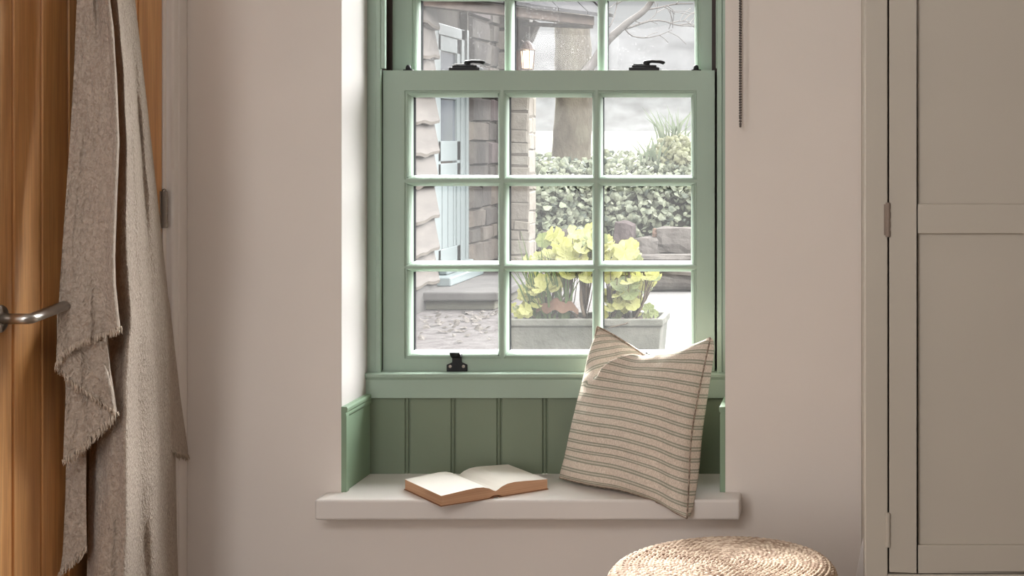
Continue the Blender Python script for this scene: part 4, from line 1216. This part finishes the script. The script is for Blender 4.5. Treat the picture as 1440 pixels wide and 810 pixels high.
def blades(px, n, lo, hi, label):
    c = at(px, 450, 8.22); c.z = tz - .03
    b = MB(); rn = random.Random(int(px))
    for k in range(n):
        base = c + Vector((rn.uniform(-.03, .03), rn.uniform(-.05, .05), 0)); l = rn.uniform(lo, hi); a = rn.gauss(0, .28)
        tp_ = base + Vector((math.sin(a) * l, rn.uniform(-.08, .05), math.cos(a) * l)); w_ = rn.uniform(.003, .006)
        md = base.lerp(tp_, .6) - Vector((math.sin(a) * l * .12, 0, 0))
        prev = [base + Vector((-w_, 0, 0)), base + Vector((w_, 0, 0))]
        for q, w1 in ((md, w_), (tp_, .0008)):
            cur = [q + Vector((-w1, 0, 0)), q + Vector((w1, 0, 0))]
            b.add([prev[0], prev[1], cur[1], cur[0]], [(0, 1, 2, 3)]); prev = cur
    return tag(b.build('grassy_clump', M['blade'], origin=tuple(c)), label, 'plant', 'grassy clumps in the trough')
blades(757, 16, .25, .52, 'upright green grassy clump at the left end of the trough')
blades(775, 9, .2, .34, 'short green grassy clump between the tall ones in the trough')
blades(792, 14, .25, .45, 'green grassy clump right of the brown dry leaf in the trough')
# brown curled dry leaf, and one grey-green leaf standing alone
b = MB(); c = at(784, 440, 8.18)
def fdl(u, v):
    a = (u - .5) * 2; w_ = math.sin(PI * min(.98, max(.02, u))) ** .7
    return c + Vector((a * .115, (v - .5) * .07 * w_, .02 + .055 * w_ * (1 - (v - .5) ** 2 * 3) + .01 * math.sin(u * 17) - .045 * abs(v - .5)))
b.grid(fdl, 24, 10)
tag(b.build('dry_leaf', M['deadleaf'], smooth=True, origin=tuple(c)), 'curled brown dry leaf lying on the soil of the trough', 'leaf')
b = MB(); c = at(912, 434, 8.25)
for dx, dz, r in ((0, .0, .035), (.03, -.03, .028), (-.012, -.04, .024)): lobed(b, c + Vector((dx, 0, dz)), Vector((.3, -1, .3)), Vector((.2, 0, 1)), r, rn)
b.tube([c + Vector((0, .01, .0)), c + Vector((-.01, .01, -.06)), c + Vector((-.02, .02, -.12))], .003, 5)
tag(b.build('sprig', M['leaf_green'], origin=tuple(c)), 'small grey-green sprig at the right end of the trough', 'plant')

# ================================================================ light, sky, camera
w = bpy.data.worlds.new('World'); S.world = w; w.use_nodes = True
nt = w.node_tree; bg = nt.nodes['Background']
tc = nt.nodes.new('ShaderNodeTexCoord'); sp = nt.nodes.new('ShaderNodeSeparateXYZ'); rp = nt.nodes.new('ShaderNodeValToRGB')
nt.links.new(tc.outputs['Generated'], sp.inputs[0]); nt.links.new(sp.outputs['Z'], rp.inputs['Fac']); nt.links.new(rp.outputs['Color'], bg.inputs['Color'])
for i, (p, c) in enumerate(((0.0, .043), (.10, .046), (.175, .80), (.8, 1.0))):      # dimmed low where the window shows it, bright above to light the room
    e = rp.color_ramp.elements[i] if i < 2 else rp.color_ramp.elements.new(p)
    e.position = p; e.color = (c * .975, c * .99, c, 1)
# brighter sky added out of view at the right, to light the left wall
glow = []
for vals in ((.18, .50, 0.0, 1.0), (.70, .88, 1.0, 0.0)):
    g_ = nt.nodes.new('ShaderNodeMapRange'); g_.interpolation_type = 'SMOOTHSTEP'
    nt.links.new(sp.outputs['X'], g_.inputs[0])
    for i_, v_ in enumerate(vals): g_.inputs[i_ + 1].default_value = v_
    glow.append(g_.outputs[0])
def wm(op, a, c):
    m_ = nt.nodes.new('ShaderNodeMath'); m_.operation = op
    for i_, v_ in ((0, a), (1, c)):
        if isinstance(v_, float): m_.inputs[i_].default_value = v_
        else: nt.links.new(v_, m_.inputs[i_])
    return m_.outputs[0]
nt.links.new(wm('MULTIPLY', wm('ADD', wm('MULTIPLY', wm('MULTIPLY', glow[0], glow[1]), 2.3), 1.0), 6.3), bg.inputs['Strength'])

def light(name, typ, loc, rot, energy, color, **kw):
    d = bpy.data.lights.new(name, typ); d.energy = energy; d.color = color
    for k, v in kw.items(): setattr(d, k, v)
    o = bpy.data.objects.new(name, d); COL.objects.link(o); o.location = loc; o.rotation_euler = rot
    return o
# hazy sun high beyond the window
sdir = Vector((.40, -.87, -.60)).normalized()
s = light('sun', 'SUN', (0, 12, 14), sdir.to_track_quat('-Z', 'Y').to_euler(), 13, (1, .97, .93), angle=math.radians(12))
# unseen fill added near the ceiling to brighten the room
light('ceiling_fill', 'AREA', (-.75, -.2, ZC - .1), (math.radians(62), 0, math.radians(-6)), 19, (1, .985, .975), shape='RECTANGLE', size=1.4, size_y=.6)
# unseen soft fill added low at the left, throws the pouf's shadow rightward
light('low_left_fill', 'AREA', (-1.38, .1, 1.05), (math.radians(90), 0, math.radians(-32)), 13.5, (1, .985, .975), shape='RECTANGLE', size=.6, size_y=1.5)
p = light('window_portal', 'AREA', ((RX0 + RX1) / 2, 3.87, 1.45), (math.radians(-90), 0, 0), 1, (1, 1, 1), shape='RECTANGLE', size=.9, size_y=1.55)
p.data.cycles.is_portal = True

cam = bpy.data.cameras.new('camera'); co = bpy.data.objects.new('camera', cam); COL.objects.link(co)
co.location = (0, 0, H); co.rotation_euler = (math.radians(90), 0, 0)
cam.sensor_width = 36; cam.sensor_fit = 'HORIZONTAL'; cam.lens = F / 1440 * 36
cam.shift_x = (720 - VX) / 1440; cam.shift_y = (VY - 405) / 1440
cam.clip_start = .05; cam.clip_end = 400
S.camera = co
S.view_settings.view_transform = 'Standard'; S.view_settings.look = 'None'
S.view_settings.exposure = 0.82; S.view_settings.gamma = 1.0
S.cycles.use_denoising = True
try: S.cycles.denoiser = 'OPENIMAGEDENOISE'
except Exception: pass
S.cycles.max_bounces = 10; S.cycles.diffuse_bounces = 6; S.cycles.transparent_max_bounces = 16
S.cycles.sample_clamp_indirect = 6.0; S.cycles.caustics_reflective = False; S.cycles.caustics_refractive = False
